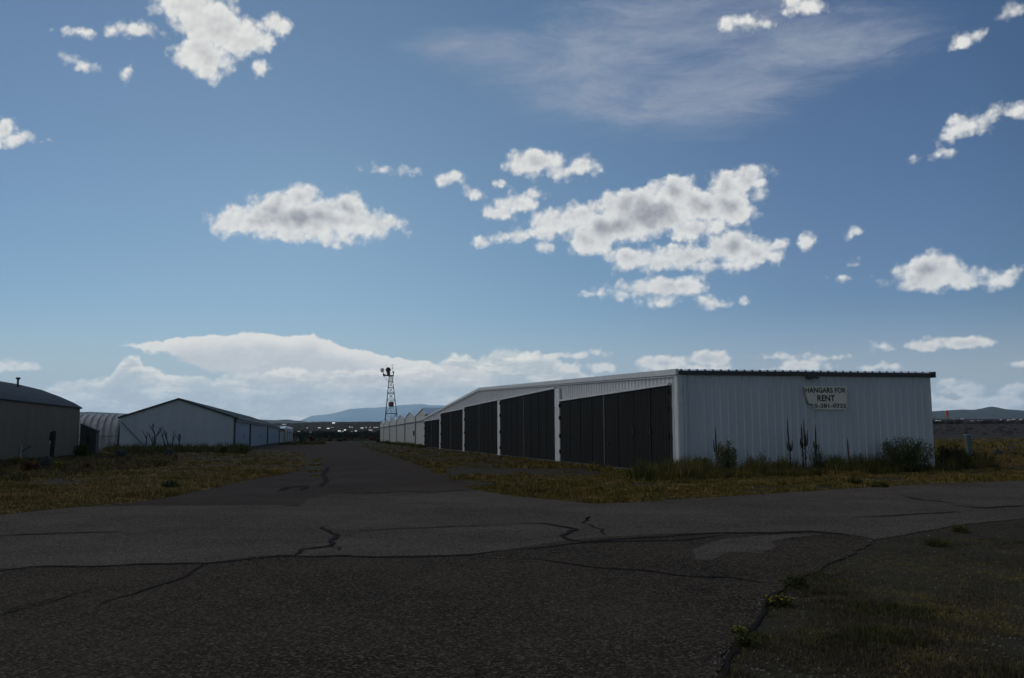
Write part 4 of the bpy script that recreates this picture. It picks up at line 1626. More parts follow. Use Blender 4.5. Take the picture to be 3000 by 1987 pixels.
# loose stones along the road edge and over the verge
def stones(name, label, pts, smin, smax, cols, seed):
    g = np.random.default_rng(seed)
    n = len(pts)
    o6 = np.array([(1, 0, 0), (0, 1, 0), (-1, 0, 0), (0, -1, 0), (0, 0, .8), (0, 0, -.6)], float)
    f8 = np.array([(0, 1, 4), (1, 2, 4), (2, 3, 4), (3, 0, 4), (1, 0, 5), (2, 1, 5), (3, 2, 5), (0, 3, 5)])
    V = o6[None] * g.uniform(smin, smax, (n, 1, 1)) * g.uniform(0.6, 1.3, (n, 6, 1))
    an = g.uniform(0, 6.28, n)
    ca, sa = np.cos(an)[:, None], np.sin(an)[:, None]
    V = np.stack([V[..., 0] * ca - V[..., 1] * sa, V[..., 0] * sa + V[..., 1] * ca, V[..., 2]], -1) + pts[:, None, :]
    T = (f8[None] + (np.arange(n) * 6)[:, None, None]).reshape(-1, 3)
    C = np.repeat(np.array(cols)[g.integers(0, len(cols), n)] * g.uniform(0.7, 1.3, (n, 1)), 6, 0)
    return tag(tri_mesh(name, V.reshape(-1, 3), T, C, M_GRASS), label, 'gravel', kind='stuff')


STN = [(0.12, 0.105, 0.09), (0.17, 0.155, 0.135), (0.08, 0.07, 0.06), (0.22, 0.20, 0.18)]
pa, qa = px_points(NV, 5200, 91)
eg = [(2340, 1690), (2262, 1755), (2200, 1835), (2155, 1890), (2100, 1990), (2060, 1990), (2120, 1885), (2170, 1815), (2235, 1745), (2320, 1690), (2430, 1640), (2560, 1580), (2680, 1555), (2700, 1568), (2560, 1605), (2440, 1658)]
pb2, qb2 = px_points(eg, 1500, 92)
pb2[:, 2] += 0.012
stones('gravel', 'loose grit over the verge and along the crumbling road edge', np.concatenate([pa, pb2]), 0.004, 0.016, STN, 93)

# fields beyond: right of the hangar and the tan meadow past the road
p, q = px_points(FR, 7000, 81)
k = fbm2(p[:, 0], p[:, 1], 0.06, 5.0)
dist = p[:, 1]
f1 = (q[:, 1] < 1320) & (k > -0.1)
f2 = q[:, 1] >= 1320
spec = [(p[f1], 6, 0.12, 0.40, 0.0016 * dist[f1], GREEN, 82, 0.004 * dist[f1], 0.6), (p[f2], 7, 0.08, 0.26, 0.0009 * dist[f2], STRAW[1:] + RUSTY[:2] + GREEN[:3], 83, 0.2, 0.7)]
p, q = px_points(ME, 3000, 85)
dist = p[:, 1]
keep = dist < 900
p, dist = p[keep], dist[keep]
spec += [(p, 6, 0.15, 0.5, 0.0013 * dist, [(0.16, 0.12, 0.085), (0.13, 0.10, 0.07), (0.11, 0.09, 0.055)], 86, 0.004 * dist, 0.6)]
grass_from('grass', 'open grassland beyond the hangars', spec)


def plant_arrays(g, h, rad, nstem, nleaf, leaf, cols, form='bush', lw=0.35):
    """stems and leaves of one plant about the origin"""
    SV, ST = [], []
    LV, LT, LC = [], [], []
    so = lo = 0
    cols = np.array(cols)
    for s in range(nstem):
        az = g.uniform(0, 2 * np.pi)
        r = rad * g.uniform(0.15, 1.0) ** 0.8
        hh = h * g.uniform(0.6, 1.0) * (1.0 - 0.35 * (r / rad) if form == 'bush' else 1.0)
        if form == 'round':
            hh = h * math.sqrt(max(0.08, 1 - (r / rad) ** 2)) * g.uniform(0.8, 1.0)
        b0 = np.array([math.cos(az) * r * 0.3, math.sin(az) * r * 0.3, -0.03])
        tip = np.array([math.cos(az) * r, math.sin(az) * r, hh])
        mid = (b0 + tip) / 2 + g.normal(0, 0.05 * h, 3) * np.array([1, 1, 0.3])
        path = [b0 * (1 - t) ** 2 + 2 * mid * t * (1 - t) + tip * t * t for t in np.linspace(0, 1, 5)]
        w = 0.006 + 0.004 * h
        for i, c in enumerate(path):
            ww = w * (1 - i / 5.5)
            for a in (0, 2.1, 4.2):
                SV.append(c + np.array([math.cos(a) * ww, math.sin(a) * ww, 0]))
        for i in range(4):
            for e in range(3):
                a0, a1 = so + i * 3 + e, so + i * 3 + (e + 1) % 3
                ST += [(a0, a1, a1 + 3), (a0, a1 + 3, a0 + 3)]
        so += 15
        nl = max(2, int(nleaf / nstem))
        base = cols[g.integers(0, len(cols))] * g.uniform(0.75, 1.25)
        for j in range(nl):
            t = g.uniform(0.12, 1.0)
            c = b0 * (1 - t) ** 2 + 2 * mid * t * (1 - t) + tip * t * t
            c = c + g.normal(0, 0.10 * rad + 0.012, 3) * (1.15 - 0.6 * t)
            c[2] = max(c[2], 0.01)
            d = g.normal(0, 1, 3) + np.array([math.cos(az), math.sin(az), 0.9])
            d /= np.linalg.norm(d)
            u = np.cross(d, g.normal(0, 1, 3))
            u /= np.linalg.norm(u) + 1e-9
            L = leaf * g.uniform(0.6, 1.3)
            LV += [c - u * L * lw * 0.2, c + d * L * 0.5 + u * L * lw * 0.5, c + d * L, c + d * L * 0.5 - u * L * lw * 0.5]
            LT += [(lo, lo + 1, lo + 2), (lo, lo + 2, lo + 3)]
            lo += 4
            LC += [base * g.uniform(0.75, 1.3)] * 4
    return np.array(SV), np.array(ST), np.array(LV), np.array(LT), np.array(LC)


def plant(name, loc, h, rad, nstem, nleaf, leaf, cols, label, cat='shrub', group=None, form='bush', seed=None, lw=0.35, stemcol=(0.06, 0.05, 0.03)):
    g = np.random.default_rng(seed if seed is not None else int(abs(loc.x * 131 + loc.y * 977)) % 99991)
    SV, ST, LV, LT, LC = plant_arrays(g, h, rad, nstem, nleaf, leaf, cols, form, lw)
    root = empty(name, (loc.x, loc.y, loc.z), 0, label, cat, group)
    tri_mesh('stem', SV, ST, np.tile(np.array(stemcol), (len(SV), 1)), M_PLANT, root)
    tri_mesh('foliage', LV, LT, LC, M_PLANT, root)
    return root


OLIVE = [(0.105, 0.126, 0.044), (0.131, 0.143, 0.051), (0.088, 0.109, 0.044)]
WILLOW = [(0.105, 0.134, 0.074), (0.131, 0.151, 0.081), (0.088, 0.114, 0.059), (0.149, 0.143, 0.051)]
SAGE = [(0.144, 0.168, 0.156), (0.12, 0.144, 0.132), (0.168, 0.18, 0.156)]
YELLOW = [(0.196, 0.168, 0.049), (0.154, 0.14, 0.042), (0.224, 0.182, 0.056)]
REDDISH = [(0.182, 0.077, 0.042), (0.224, 0.105, 0.056), (0.14, 0.07, 0.042)]


def gp(x, y):
    p = ground(x, y)
    p.z = 0
    return p


def hpx(p, px):
    return px * p.y / F


G_WALL = 'weeds growing along the end wall of the large hangar'
for x, yb, yt, wpx, ns, nl, leaf, cols, lab in [
    (2055, 1394, 1330, 62, 26, 900, 0.10, OLIVE, 'low dark green weed at the near corner of the white hangar'),
    (2128, 1394, 1268, 62, 34, 1500, 0.085, WILLOW, 'tall bushy green weed beside the leftmost dead stalk at the hangar wall'),
    (2198, 1392, 1318, 40, 14, 300, 0.07, WILLOW, 'wispy grey green weed just right of the tall bushy weed'),
    (2238, 1392, 1310, 44, 16, 360, 0.07, WILLOW, 'thin upright weed between the bushy weed and the yellow clump'),
    (2288, 1392, 1336, 54, 40, 1100, 0.075, YELLOW, 'yellowish green weed clump left of the second dead stalk'),
    (2396, 1389, 1272, 50, 16, 420, 0.07, WILLOW, 'tall sparse weed behind the dead stalks under the sign'),
    (2446, 1388, 1322, 52, 24, 600, 0.07, OLIVE, 'mid green weed right of the dead stalks under the sign'),
    (2517, 1386, 1312, 48, 18, 460, 0.07, WILLOW, 'thin grey green weed right of the lone thin dead stalk'),
    (2545, 1386, 1346, 56, 40, 900, 0.06, REDDISH, 'rust red dry weed clump at the foot of the white wall'),
    (2580, 1385, 1326, 46, 20, 520, 0.07, OLIVE, 'small green weed between the red clump and the big bush'),
]:
    p = gp(x, yb)
    plant('weed', p, hpx(p, yb - yt), hpx(p, wpx) / 2, int(ns * 1.5), int(nl * 2.4), leaf, cols, lab, 'weed', G_WALL)
p = gp(2660, 1384)
plant('bush', p, hpx(p, 124), hpx(p, 76), 90, 7000, 0.10, [(0.10, 0.125, 0.06), (0.12, 0.14, 0.07), (0.085, 0.11, 0.055), (0.13, 0.125, 0.05)], 'large willowy bush at the far end of the white end wall', 'bush')
p = gp(2792, 1376)
plant('bush', p, hpx(p, 82), hpx(p, 62), 80, 5200, 0.085, [(0.040, 0.048, 0.014), (0.05, 0.055, 0.018)], 'dark olive bush between the white hangar and the pedestal', 'bush')
p = gp(2880, 1362)
plant('bush', p, hpx(p, 44), hpx(p, 46), 40, 1500, 0.08, [(0.06, 0.06, 0.02), (0.07, 0.065, 0.025)], 'low olive bush right of the pedestal', 'bush')


# dead mullein stalks, candelabra shaped
def stalk(name, loc, h, arms, label, cat, group, m=M_STALK, r=0.035, head=0.5):
    root = empty(name, loc, 0, label, cat, group)
    b = MB()
    lean = Vector((random.uniform(-0.04, 0.04), 0, 0)) * h
    pts = [Vector((0, 0, -0.03)), Vector((0, 0, h * 0.4)) + lean * 0.4, Vector((0, 0, h * head)) + lean * 0.7, Vector((0, 0, h * 0.8)) + lean, Vector((0, 0, h)) + lean]
    b.tube(pts, [r * 0.8, r * 0.6, r * 0.9, r * 0.8, r * 0.25], 6)
    b.build('stem', m, root)
    for (z0, dx, up, dy) in arms:
        b = MB()
        a = Vector((0, 0, h * z0)) + lean * z0
        b.tube([a, a + Vector((dx * 0.8, dy, h * up * 0.15)), a + Vector((dx, dy * 1.2, h * up * 0.5)), a + Vector((dx * 1.05, dy * 1.2, h * up))], [r * 0.5, r * 0.75, r * 0.8, r * 0.3], 6)
        b.build('side_spike', m, root)
    b = MB()
    g = random.Random(int(h * 1000))
    for i in range(26):
        z = g.uniform(0.05, 0.5) * h
        a = g.uniform(0, 6.28)
        c = Vector((0, 0, z)) + lean * (z / h)
        d = Vector((math.cos(a), math.sin(a), g.uniform(-0.6, 0.2))) * g.uniform(0.05, 0.16)
        s = Vector((-d.y, d.x, 0)).normalized() * 0.02
        b.face([c, c + d * 0.6 + s, c + d + Vector((0, 0, -0.04)), c + d * 0.6 - s])
    b.build('dead_leaf', m, root)
    return root


GM = 'dead stalks standing against the white end wall'
for x, yb, yt, arms, lab in [
    (2103, 1393, 1254, [(0.45, -0.10, 0.30, 0.0), (0.42, 0.09, 0.22, 0.03)], 'leftmost brown dead stalk at the white wall, beside the tall bushy weed'),
    (2319, 1391, 1226, [(0.42, -0.09, 0.16, 0.0), (0.40, 0.10, 0.20, 0.0), (0.38, 0.05, 0.17, 0.06)], 'tall dead stalk with candelabra arms just left of the sign'),
    (2363, 1391, 1228, [(0.50, -0.12, 0.33, 0.0), (0.48, 0.10, 0.32, 0.0), (0.45, -0.16, 0.2, 0.05), (0.47, 0.05, 0.25, 0.04)], 'tallest thick many armed dead stalk below the sign'),
    (2355, 1389, 1245, [(0.5, -0.05, 0.2, 0.02)], 'dead stalk pressed close to the thick many armed one'),
    (2392, 1389, 1244, [(0.5, -0.07, 0.16, 0.0), (0.48, 0.05, 0.12, 0.03)], 'shorter knobbed dead stalk right of the many armed one'),
    (2490, 1388, 1285, [], 'thin bare dead stalk standing alone to the right of the sign'),
]:
    p = gp(x, yb)
    stalk('dead_stalk', p, hpx(p, yb - yt), arms, lab, 'dead plant', GM, r=0.034)

# leggy dry plants before the grey-roofed hangar
GT = 'dry branching plants before the gable of the grey roofed hangar'


def branching(loc, h, n, seed, label):
    g = random.Random(seed)
    root = empty('dry_plant', loc, 0, label, 'dead plant', GT)
    b = MB()

    def limb(p, d, L, r, lev):
        q = p + d * L
        b.tube([p, (p + q) / 2 + Vector((g.uniform(-.05, .05), g.uniform(-.05, .05), 0)) * L, q], [r, r * 0.85, r * 0.6], 5)
        if lev > 0:
            for _ in range(g.choice((2, 2, 3))):
                e = (d * 0.9 + Vector((g.uniform(-.75, .75), g.uniform(-.6, .6), g.uniform(0.1, .6)))).normalized()
                limb(q, e, L * g.uniform(0.35, 0.55), r * 0.62, lev - 1)
    for i in range(n):
        limb(Vector((g.uniform(-.15, .15) * n, g.uniform(-.2, .2), -0.05)), Vector((g.uniform(-.15, .15), g.uniform(-.1, .1), 1)).normalized(), h * g.uniform(0.5, 0.6), 0.10, 3)
    b.build('branch', M_TWIG, root)
    b = MB()
    for i in range(60):
        c = Vector((g.gauss(0, .35), g.gauss(0, .3), g.uniform(0, h * 0.35)))
        d = Vector((g.gauss(0, 1), g.gauss(0, 1), g.gauss(0.6, .5))).normalized() * 0.16
        s = Vector((-d.y, d.x, 0)).normalized() * 0.05
        b.face([c, c + d * .5 + s, c + d, c + d * .5 - s])
    b.build('dry_leaf', M_TWIG, root)
    return root


for x, yt, n, sd, lab in [(427, 1262, 1, 1, 'single straight dry plant nearest the diagonal brace of the grey roofed hangar'),
                          (444, 1276, 1, 2, 'short bent dry plant between the straight one and the forked one'),
                          (457, 1248, 1, 3, 'tallest forked dry plant before the grey roofed hangar gable'),
                          (487, 1266, 1, 4, 'upright dry plant just right of the tallest forked one'),
                          (500, 1270, 1, 5, 'slanting dry plant in the middle of the dry plants'),
                          (519, 1272, 1, 6, 'rightmost dry plant, forked like a V, before the gable')]:
    p = gp(x, 1321)
    p.y = min(p.y, 107)
    p = at(x, 1318, p.y)
    p.z = 0
    branching(p, hpx(p, 1319 - yt) * 1.15, 2 if sd in (3, 4, 6) else 1, sd, lab)

# low shrubs of the left field
for x, yb, yt, wpx, cols, lab, form, nl in [
    (238, 1338, 1296, 50, OLIVE, 'round dark green bush at the corner of the tan building', 'round', 2600),
    (134, 1374, 1336, 42, SAGE, 'round grey sage bush in front of the leaning post', 'round', 1800),
    (172, 1384, 1352, 44, YELLOW, 'yellow ochre shrub right of the grey sage bush', 'round', 1500),
    (92, 1382, 1350, 60, REDDISH, 'rust red shrub left of the grey sage bush', 'round', 1700),
    (248, 1376, 1356, 34, REDDISH, 'small red brown shrub in the middle of the left field', 'round', 900),
    (45, 1362, 1336, 40, YELLOW, 'ochre shrub at the foot of the broken fence', 'round', 1100),
    (352, 1340, 1314, 40, SAGE, 'grey green shrub before the left corner of the grey roofed hangar', 'round', 1300),
    (495, 1334, 1314, 26, SAGE, 'small grey shrub under the dry plants', 'round', 800),
    (655, 1330, 1308, 36, OLIVE, 'olive shrub before the right corner of the grey roofed hangar', 'round', 1300),
    (708, 1330, 1302, 40, OLIVE, 'olive shrub at the first dark door post of the grey roofed hangar', 'round', 1500),
    (500, 1428, 1412, 60, OLIVE, 'flat dark green clump at the edge of the side road', 'round', 1200),
    (2502, 1420, 1403, 46, DKGRN, 'dark green clump on the road edge below the white wall', 'round', 1000),
    (1753, 1446, 1433, 30, DKGRN, 'small dark weed alone in the strip before the black doors', 'round', 700),
    (2580, 1428, 1415, 40, DKGRN, 'low dark clump on the road edge right of centre of the white wall', 'round', 800),
    (2925, 1336, 1314, 26, SAGE, 'grey green shrub in the right field beyond the pedestal', 'round', 900),
    (2980, 1334, 1326, 22, OLIVE, 'small dark shrub in the right field near the frame edge', 'round', 600),
    (2916, 1378, 1360, 26, OLIVE, 'olive shrub on the brown bank right of the pedestal', 'round', 700),
]:
    p = gp(x, yb)
    plant('shrub', p, hpx(p, yb - yt), hpx(p, wpx) / 2, 40, nl, 0.05 + 0.0011 * p.y, cols, lab, 'shrub', 'low shrubs scattered over the fields', form, lw=0.5)
# green and flowering tufts on the near verge
TUFT = [(0.065, 0.080, 0.026), (0.080, 0.092, 0.030), (0.095, 0.098, 0.036)]
for x, yb, yt, wpx, cols, lab, nl in [
    (2330, 1722, 1680, 76, TUFT, 'bright green grass tuft where the thin crack meets the verge', 700),
    (2812, 1560, 1538, 54, DKGRN, 'dark green tuft at the top of the near verge', 600),
    (2740, 1600, 1575, 80, DKGRN, 'broad dark tuft left of the dark green one on the near verge', 700),
    (2182, 1895, 1850, 60, TUFT, 'green tuft overhanging the broken asphalt edge', 420),
    (2278, 1775, 1742, 80, TUFT, 'green tuft with tiny yellow flowers by the asphalt edge', 500),
    (2170, 1862, 1838, 36, TUFT, 'small tuft with yellow flowers at the lower asphalt edge', 300),
]:
    p = gp(x, yb)
    r = plant('grass_tuft', p, hpx(p, yb - yt), hpx(p, wpx) / 2, 60, nl, 0.05, cols, lab, 'grass tuft', 'green tufts on the near verge', 'bush', lw=0.16)
    if 'flower' in lab:
        b = MB()
        g = random.Random(x)
        hh, rr = hpx(p, yb - yt), hpx(p, wpx) / 2
        for i in range(22):
            c = Vector((g.uniform(-rr, rr), g.uniform(-rr, rr), hh * g.uniform(0.5, 1.0)))
            b.tube([c, c + Vector((0, 0, 0.006))], [0.008, 0.012], 6)
        b.build('flower', bpy.data.materials.get('yellow_petals') or mat('yellow_petals', (0.45, 0.36, 0.03), 0.8, 0.2), r)

# bushes dotted over the tan meadow beyond the road
GB = 'bushes dotted over the tan meadow'
for x, yb, w, cols, lab in [(908, 1288, 11, OLIVE, 'dark round bush left of the middle of the tan meadow'), (914, 1293, 15, REDDISH, 'reddish bush under the dark round one in the tan meadow'),
                            (887, 1293, 11, OLIVE, 'dark bush near the left hangars in the tan meadow'), (972, 1286, 12, DKGRN, 'dark bush above the end of the side road'),
                            (1073, 1285, 10, DKGRN, 'dark bush near the right edge of the tan meadow'), (1058, 1287, 5, OLIVE, 'tiny bush left of the one near the right edge'),
                            (1008, 1292, 6, OLIVE, 'small bush right of the road end'), (967, 1293, 7, REDDISH, 'small reddish bush at the road end'), (995, 1294, 7, OLIVE, 'small olive bush behind the road end'),
                            (1028, 1289, 9, REDDISH, 'reddish bush right of the road end'), (1088, 1291, 10, [(0.22, 0.05, 0.04)], 'red bush beside the white saw-tooth row'), (1097, 1291, 7, [(0.22, 0.06, 0.04)], 'smaller red bush nearest the white saw-tooth row'),
                            (940, 1291, 6, OLIVE, 'small dark bush left of the road end'), (1108, 1296, 9, DKGRN, 'dark bush at the far corner of the white saw-tooth row')]:
    p = gp(x, yb)
    plant('bush', p, hpx(p, w * 0.9), hpx(p, w) / 2, 16, 260, 0.0022 * p.y, cols, lab, 'bush', GB, 'round', lw=0.7)


# ------------------------------------------------------------------ woods: masses no one could count
def wood(name, label, spots, leafs, cols, seed):
    """crowns given as (x, y, z0, height, radius), each a loose ball of leaf clumps"""
    g = np.random.default_rng(seed)
    cols = np.array(cols)
    S = np.array(spots)
    n = len(S)
    N = n * leafs
    c = np.repeat(S, leafs, 0)
    d = g.normal(0, 1, (N, 3))
    d /= np.linalg.norm(d, axis=1)[:, None]
    r = g.uniform(0.45, 1.0, N) ** 0.6
    P = c[:, :3] + d * r[:, None] * np.stack([c[:, 4], c[:, 4], c[:, 3] * 0.5], 1)
    P[:, 2] += c[:, 3] * 0.5
    a = g.normal(0, 1, (N, 3))
    b_ = g.normal(0, 1, (N, 3))
    sz = (c[:, 4] * 0.24)[:, None]
    a = a / np.linalg.norm(a, axis=1)[:, None] * sz
    b_ = b_ / np.linalg.norm(b_, axis=1)[:, None] * sz
    V = np.stack([P, P + a, P + b_], 1).reshape(-1, 3)
    T = np.arange(N * 3).reshape(-1, 3)
    C = np.repeat(np.repeat(cols[g.integers(0, len(cols), n)] * g.uniform(0.7, 1.3, (n, 1)), leafs, 0) * g.uniform(0.75, 1.25, (N, 1)), 3, 0)
    return tag(tri_mesh(name, V, T, C, M_PLANT), label, 'woodland', kind='stuff')


g = np.random.default_rng(5)
WD_ = [(0.028, 0.032, 0.018), (0.036, 0.040, 0.022), (0.045, 0.040, 0.025)]
sp = []
for i in range(520):                                     # dark tree belt behind the tan meadow
    x = g.uniform(-300, 1500)
    Y = g.uniform(560, 660)
    top = at(x, 1263 + g.normal(0, 2.0), Y).z
    p = at(x, 1279, Y)
    h = max(2.0, top)
    sp.append((p.x, p.y, 0, h, g.uniform(1.8, 3.2)))
wood('tree_belt', 'dark belt of trees between the tan meadow and the town', sp, 130, WD_, 3)
sp = []
for i in range(900):                                     # scrub crest and scattered brush on the right-hand slope
    x = g.uniform(2500, 3700)
    if i < 420:
        Y = g.uniform(590, 660)
        h = g.uniform(1.6, 3.2)
    else:
        Y = g.uniform(300, 580)
        h = g.uniform(0.6, 1.3)
    p = at(x, 1250, Y)
    hit, loc, nor, idx = rise.ray_cast(Vector((p.x, p.y, 200)), Vector((0, 0, -1)))
    z = loc.z if hit else 0
    sp.append((p.x, p.y, z - 0.2, h, h * 0.7))
p = at(2826, 1240, 630)
hit, loc, nor, idx = rise.ray_cast(Vector((p.x, p.y, 200)), Vector((0, 0, -1)))
sp.append((p.x, p.y, (loc.z if hit else 6), 3.4, 1.5))
wood('brush', 'dark brush covering the brown slope behind the right field', sp, 80, [(0.035, 0.032, 0.022), (0.045, 0.038, 0.028), (0.05, 0.04, 0.03)], 4)

bpy.context.view_layer.update()
sp = []
for i in range(2600):                                    # junipers and street trees over the town slope
    x = g.uniform(-100, 1400) if i < 1700 else g.uniform(2600, 3300)
    y = g.uniform(1238, 1278)
    loc = town_point(x, y)
    if loc is None:
        continue
    r_ = g.uniform(0.9, 2.0)
    sp.append((loc.x, loc.y, loc.z - 0.5, r_ * 1.7, r_))
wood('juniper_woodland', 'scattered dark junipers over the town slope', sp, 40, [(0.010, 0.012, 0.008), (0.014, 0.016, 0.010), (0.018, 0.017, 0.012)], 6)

# ------------------------------------------------------------------ town
M_WH = mat('white_house_wall', (0.46, 0.45, 0.42), 0.7, 0.1, 0.3)
M_WR = mat('white_metal_house_roof', (0.50, 0.50, 0.49), 0.4, 0.05, 0.3)
M_AD = mat('adobe_wall', (0.16, 0.115, 0.085), 0.85, 0.15, 0.3)
M_AR = mat('pale_flat_roof', (0.17, 0.15, 0.13), 0.8, 0.15, 0.3)
M_CH = mat('pink_stone_church', (0.34, 0.22, 0.175), 0.85, 0.12, 0.1)


def house(x, y, wpx, hpx_, wall, roof, label, kind='gable', cat='house', turn=0.0):
    loc = town_point(x, y)
    if loc is None:
        return
    k = loc.y / F
    w, h = wpx * k, hpx_ * k
    root = empty('house', loc, turn, label, cat, 'houses of the town on the far slope')
    d = w * 0.7
    b = MB()
    b.box(-w / 2, -d / 2, -3, w / 2, d / 2, h * 0.62)
    b.build('wall', wall, root)
    b = MB()
    if kind == 'gable':
        e = w * 0.04
        for s in (-1, 1):
            b.prism([(-w / 2 - e, s * (d / 2 + e), h * 0.60), (w / 2 + e, s * (d / 2 + e), h * 0.60), (w / 2 + e, 0, h), (-w / 2 - e, 0, h)], (0, 0, 0.25), 2)
    else:
        b.box(-w / 2 - 0.1, -d / 2 - 0.1, h * 0.63, w / 2 + 0.1, d / 2 + 0.1, h)
    b.build('roof', roof, root)
    for s in (-0.25, 0.25):
        b = MB()
        b.box(w * s - w * 0.06, -d / 2 - 0.06, h * 0.15, w * s + w * 0.06, -d / 2 - 0.01, h * 0.42)
        b.build('window', M_DARK, root)


def cpx(x, y):
    return 820 + x / 5.148, 1200 + y / 5.148


HS = [(412, 284, 22, 18, 'W', 'small white house alone on the left of the town'), (594, 284, 36, 20, 'W', 'wide white roofed house left of the pair on the town slope'), (728, 294, 40, 22, 'W', 'wide white roofed house in the middle of the town'),
      (735, 318, 60, 30, 'A', 'adobe house below the middle white roof'), (640, 322, 90, 16, 'A', 'long low adobe building left of the middle of the town'), (898, 336, 40, 30, 'W', 'bright white house at the lower centre of the town'),
      (948, 338, 30, 20, 'W', 'bright white house just right of the lower centre one'), (982, 318, 30, 20, 'W', 'white house above the lower centre pair'), (1056, 274, 24, 18, 'B', 'pale blue grey house left of its twin on the upper slope'),
      (1090, 274, 24, 16, 'B', 'pale blue grey house right of its twin on the upper slope'), (1145, 332, 30, 16, 'W', 'white house right of the lower centre group'), (1200, 332, 50, 26, 'A', 'brown house left of the church foot'),
      (1240, 288, 40, 22, 'W', 'white building left of the church tower'), (1300, 278, 22, 26, 'W', 'tall narrow pale building beside the church tower'), (1365, 318, 60, 16, 'W', 'long white roof below the church'),
      (1425, 345, 70, 16, 'B', 'long pale roof below and right of the church'), (1090, 356, 50, 14, 'B', 'grey roof at the lower edge of the town'), (452, 350, 40, 16, 'W', 'white roofed house at the lower left of the town'),
      (350, 358, 90, 14, 'B', 'long grey shed at the lower left edge of the town'), (285, 338, 36, 16, 'B', 'grey house at the far left of the lower town'), (812, 212, 42, 22, 'W', 'pale building high on the dark ridge'),
      (310, 192, 46, 12, 'W', 'white building on the ridge top above the town'), (196, 186, 14, 18, 'W', 'small square white building at the end of the ridge'), (70, 230, 50, 14, 'W', 'white roof on the slope behind the left hangars'),
      (1250, 190, 60, 10, 'A', 'pinkish house on the ridge left of the church tower top'), (1500, 195, 40, 12, 'A', 'pale house on the ridge right of the church tower'), (930, 210, 60, 10, 'A', 'low tan building under the centre ridge'),
      (405, 302, 50, 12, 'A', 'low adobe building under the lone white house'), (790, 276, 40, 12, 'B', 'grey roof right of the middle white roof'), (840, 308, 30, 12, 'A', 'small adobe house left of the bright white pair'),
      (1080, 338, 34, 12, 'B', 'small grey house above the lower edge of the town'), (1335, 292, 46, 20, 'A', 'adobe house at the left foot of the church'), (205, 284, 40, 10, 'A', 'dull brown house at the left of the town'),
      (520, 300, 40, 10, 'A', 'brown house between two white roofs on the left')]
for x, y, w, h, k, lab in HS:
    X, Y = cpx(x, y)
    wall, roof, kd = {'W': (M_WH, M_WR, 'gable'), 'A': (M_AD, M_AR, 'flat'), 'B': (M_AD, M_ROOFG, 'gable')}[k]
    house(X, Y + h / 5.148 / 2, w / 5.148, h / 5.148, wall, roof, lab, kd, turn=random.uniform(-0.3, 0.3))
HR_ = [(755, 436, 40, 12, 'W', 'white building nearest the hangar corner on the right'), (808, 434, 20, 10, 'W', 'small white building beside the windsock pole'), (1142, 406, 40, 8, 'W', 'white roof above the lone dark tree'),
       (1300, 438, 40, 12, 'W', 'white building right of the lone dark tree'), (1280, 452, 30, 8, 'B', 'grey roof under the white building right of the dark tree'), (1450, 432, 22, 10, 'W', 'small white house in the middle of the right town'),
       (1395, 434, 30, 8, 'B', 'grey roof left of the small white house'), (1738, 422, 26, 10, 'W', 'small white house at the right of the far town'), (1862, 426, 44, 10, 'W', 'long white roof at the right of the far town'),
       (1936, 386, 36, 8, 'W', 'white building high at the right of the far town'), (1930, 416, 40, 12, 'W', 'white building under the high one on the right'), (2040, 418, 30, 12, 'W', 'white house nearest the right frame edge'),
       (1010, 410, 40, 6, 'B', 'faint grey roof left of the lone dark tree'), (1770, 384, 60, 6, 'B', 'long faint roof on the upper right of the far town')]
for x, y, w, h, k, lab in HR_:
    X, Y = 2600 + x / 5.2275, 1150 + y / 5.2275
    wall, roof, kd = {'W': (M_WH, M_WR, 'gable'), 'B': (M_AD, M_ROOFG, 'gable')}[k]
    house(X, Y + h / 5.2275 / 2, w / 5.2275, h / 5.2275, wall, roof, lab, kd, turn=random.uniform(-0.3, 0.3))

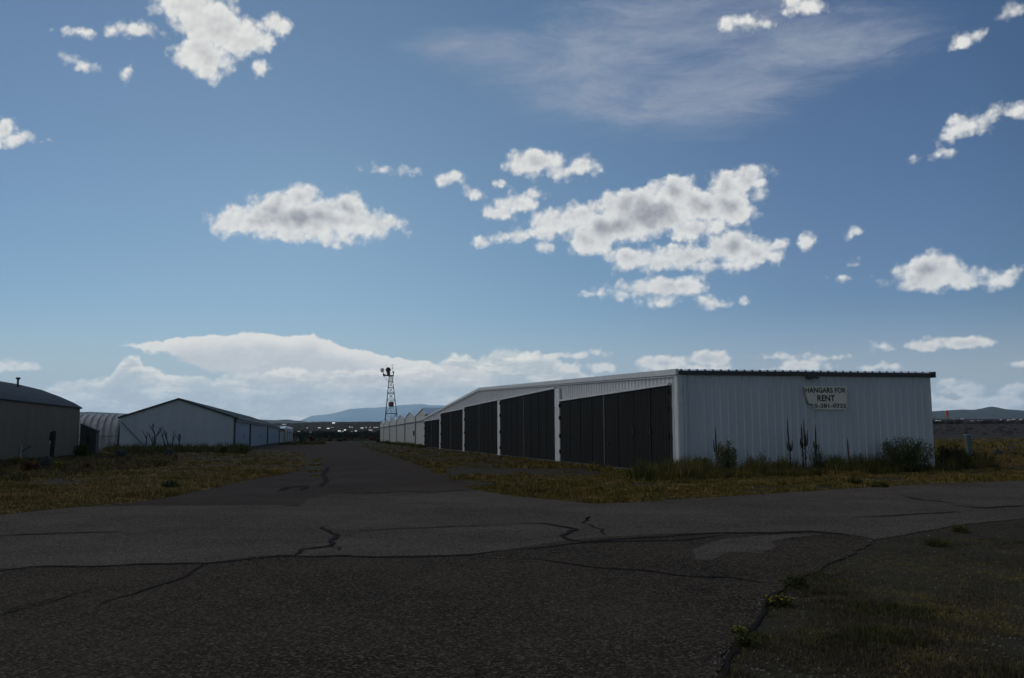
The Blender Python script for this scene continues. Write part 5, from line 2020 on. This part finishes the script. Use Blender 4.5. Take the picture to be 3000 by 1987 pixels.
cl = town_point(*cpx(1385, 312))
if cl is not None:
    k = cl.y / F
    ch = empty('church', cl, 0.2, 'pinkish stone church with a tall tapering tower in the town', 'church')
    b = MB()
    ht = (312 - 190) / 5.148 * k
    wt_ = 26 / 5.148 * k / 2
    b.prism([(-wt_, -wt_, -3), (wt_, -wt_, -3), (wt_, wt_, -3), (-wt_, wt_, -3)], (0, 0, ht * 0.72 + 3), 2)
    b.prism([(-wt_ * .8, -wt_ * .8, ht * .72), (wt_ * .8, -wt_ * .8, ht * .72), (wt_ * .8, wt_ * .8, ht * .72), (-wt_ * .8, wt_ * .8, ht * .72)], (0, 0, ht * 0.16), 2)
    b.build('tower', M_CH, ch)
    b = MB()
    b.tube([(0, 0, ht * .88), (0, 0, ht)], [wt_ * 0.9, wt_ * 0.1], 4)
    b.build('spire', M_CH, ch)
    b = MB()
    w2 = 60 / 5.148 * k
    b.box(-wt_ * 2.5, -wt_ * 1.3, -3, w2 * 1.6, wt_ * 4, ht * 0.26)
    b.build('nave', M_CH, ch)
    b = MB()
    b.prism([(-wt_ * 2.6, -wt_ * 1.5, ht * .26), (w2 * 1.62, -wt_ * 1.5, ht * .26), (w2 * 1.62, wt_ * 1.3, ht * .36), (-wt_ * 2.6, wt_ * 1.3, ht * .36)], (0, 0, 0.3), 2)
    b.build('roof', M_AR, ch)
    for z in (0.35, 0.55):
        b = MB()
        b.box(-wt_ * .25, -wt_ * 1.02 - 0.02, ht * z, wt_ * .25, -wt_ * 1.0, ht * (z + 0.09))
        b.build('window', M_DARK, ch)

# ------------------------------------------------------------------ the cumulus overhead (out of frame) that shades the airfield
cc = Vector((-40, 260, 0)) + SUN_DIR * (4000 / SUN_DIR.z)
bm = bmesh.new()
bmesh.ops.create_icosphere(bm, subdivisions=5, radius=1.0)
for v in bm.verts:
    d = v.co.normalized()
    k = 1.0 + 0.22 * mnoise.fractal(d * 2.2 + Vector((3, 1, 7)), 1.0, 2.0, 5) + 0.08 * abs(mnoise.noise(d * 9))
    z = d.z * (170 if d.z > 0 else 45) * k
    v.co = Vector((d.x * 820 * k, d.y * 760 * k, z))
me = bpy.data.meshes.new('cloud')
bm.to_mesh(me)
bm.free()
me.materials.append(mat('cloud_vapour', (0.80, 0.81, 0.83), 1.0, 0.03, 0.004, spec=0.0))
me.polygons.foreach_set('use_smooth', [True] * len(me.polygons))
co = bpy.data.objects.new('cloud', me)
COL.objects.link(co)
co.location = cc
tag(co, kind='structure')

# ------------------------------------------------------------------ haze
HZ = 19500.0
b = MB()
b.box(-HZ, -3000, -1.0, HZ, HZ, 900.0)
M_HAZE = bpy.data.materials.new('haze_air')
M_HAZE.use_nodes = True
nt = M_HAZE.node_tree
nt.nodes.remove(nt.nodes['Principled BSDF'])
pv = nt.nodes.new('ShaderNodeVolumePrincipled')
pv.inputs['Color'].default_value = (0.40, 0.63, 0.90, 1)
pv.inputs['Density'].default_value = 5.0e-5
pv.inputs['Anisotropy'].default_value = 0.2
nt.links.new(pv.outputs[0], nt.nodes['Material Output'].inputs['Volume'])
tag(b.build('haze', M_HAZE), kind='stuff')
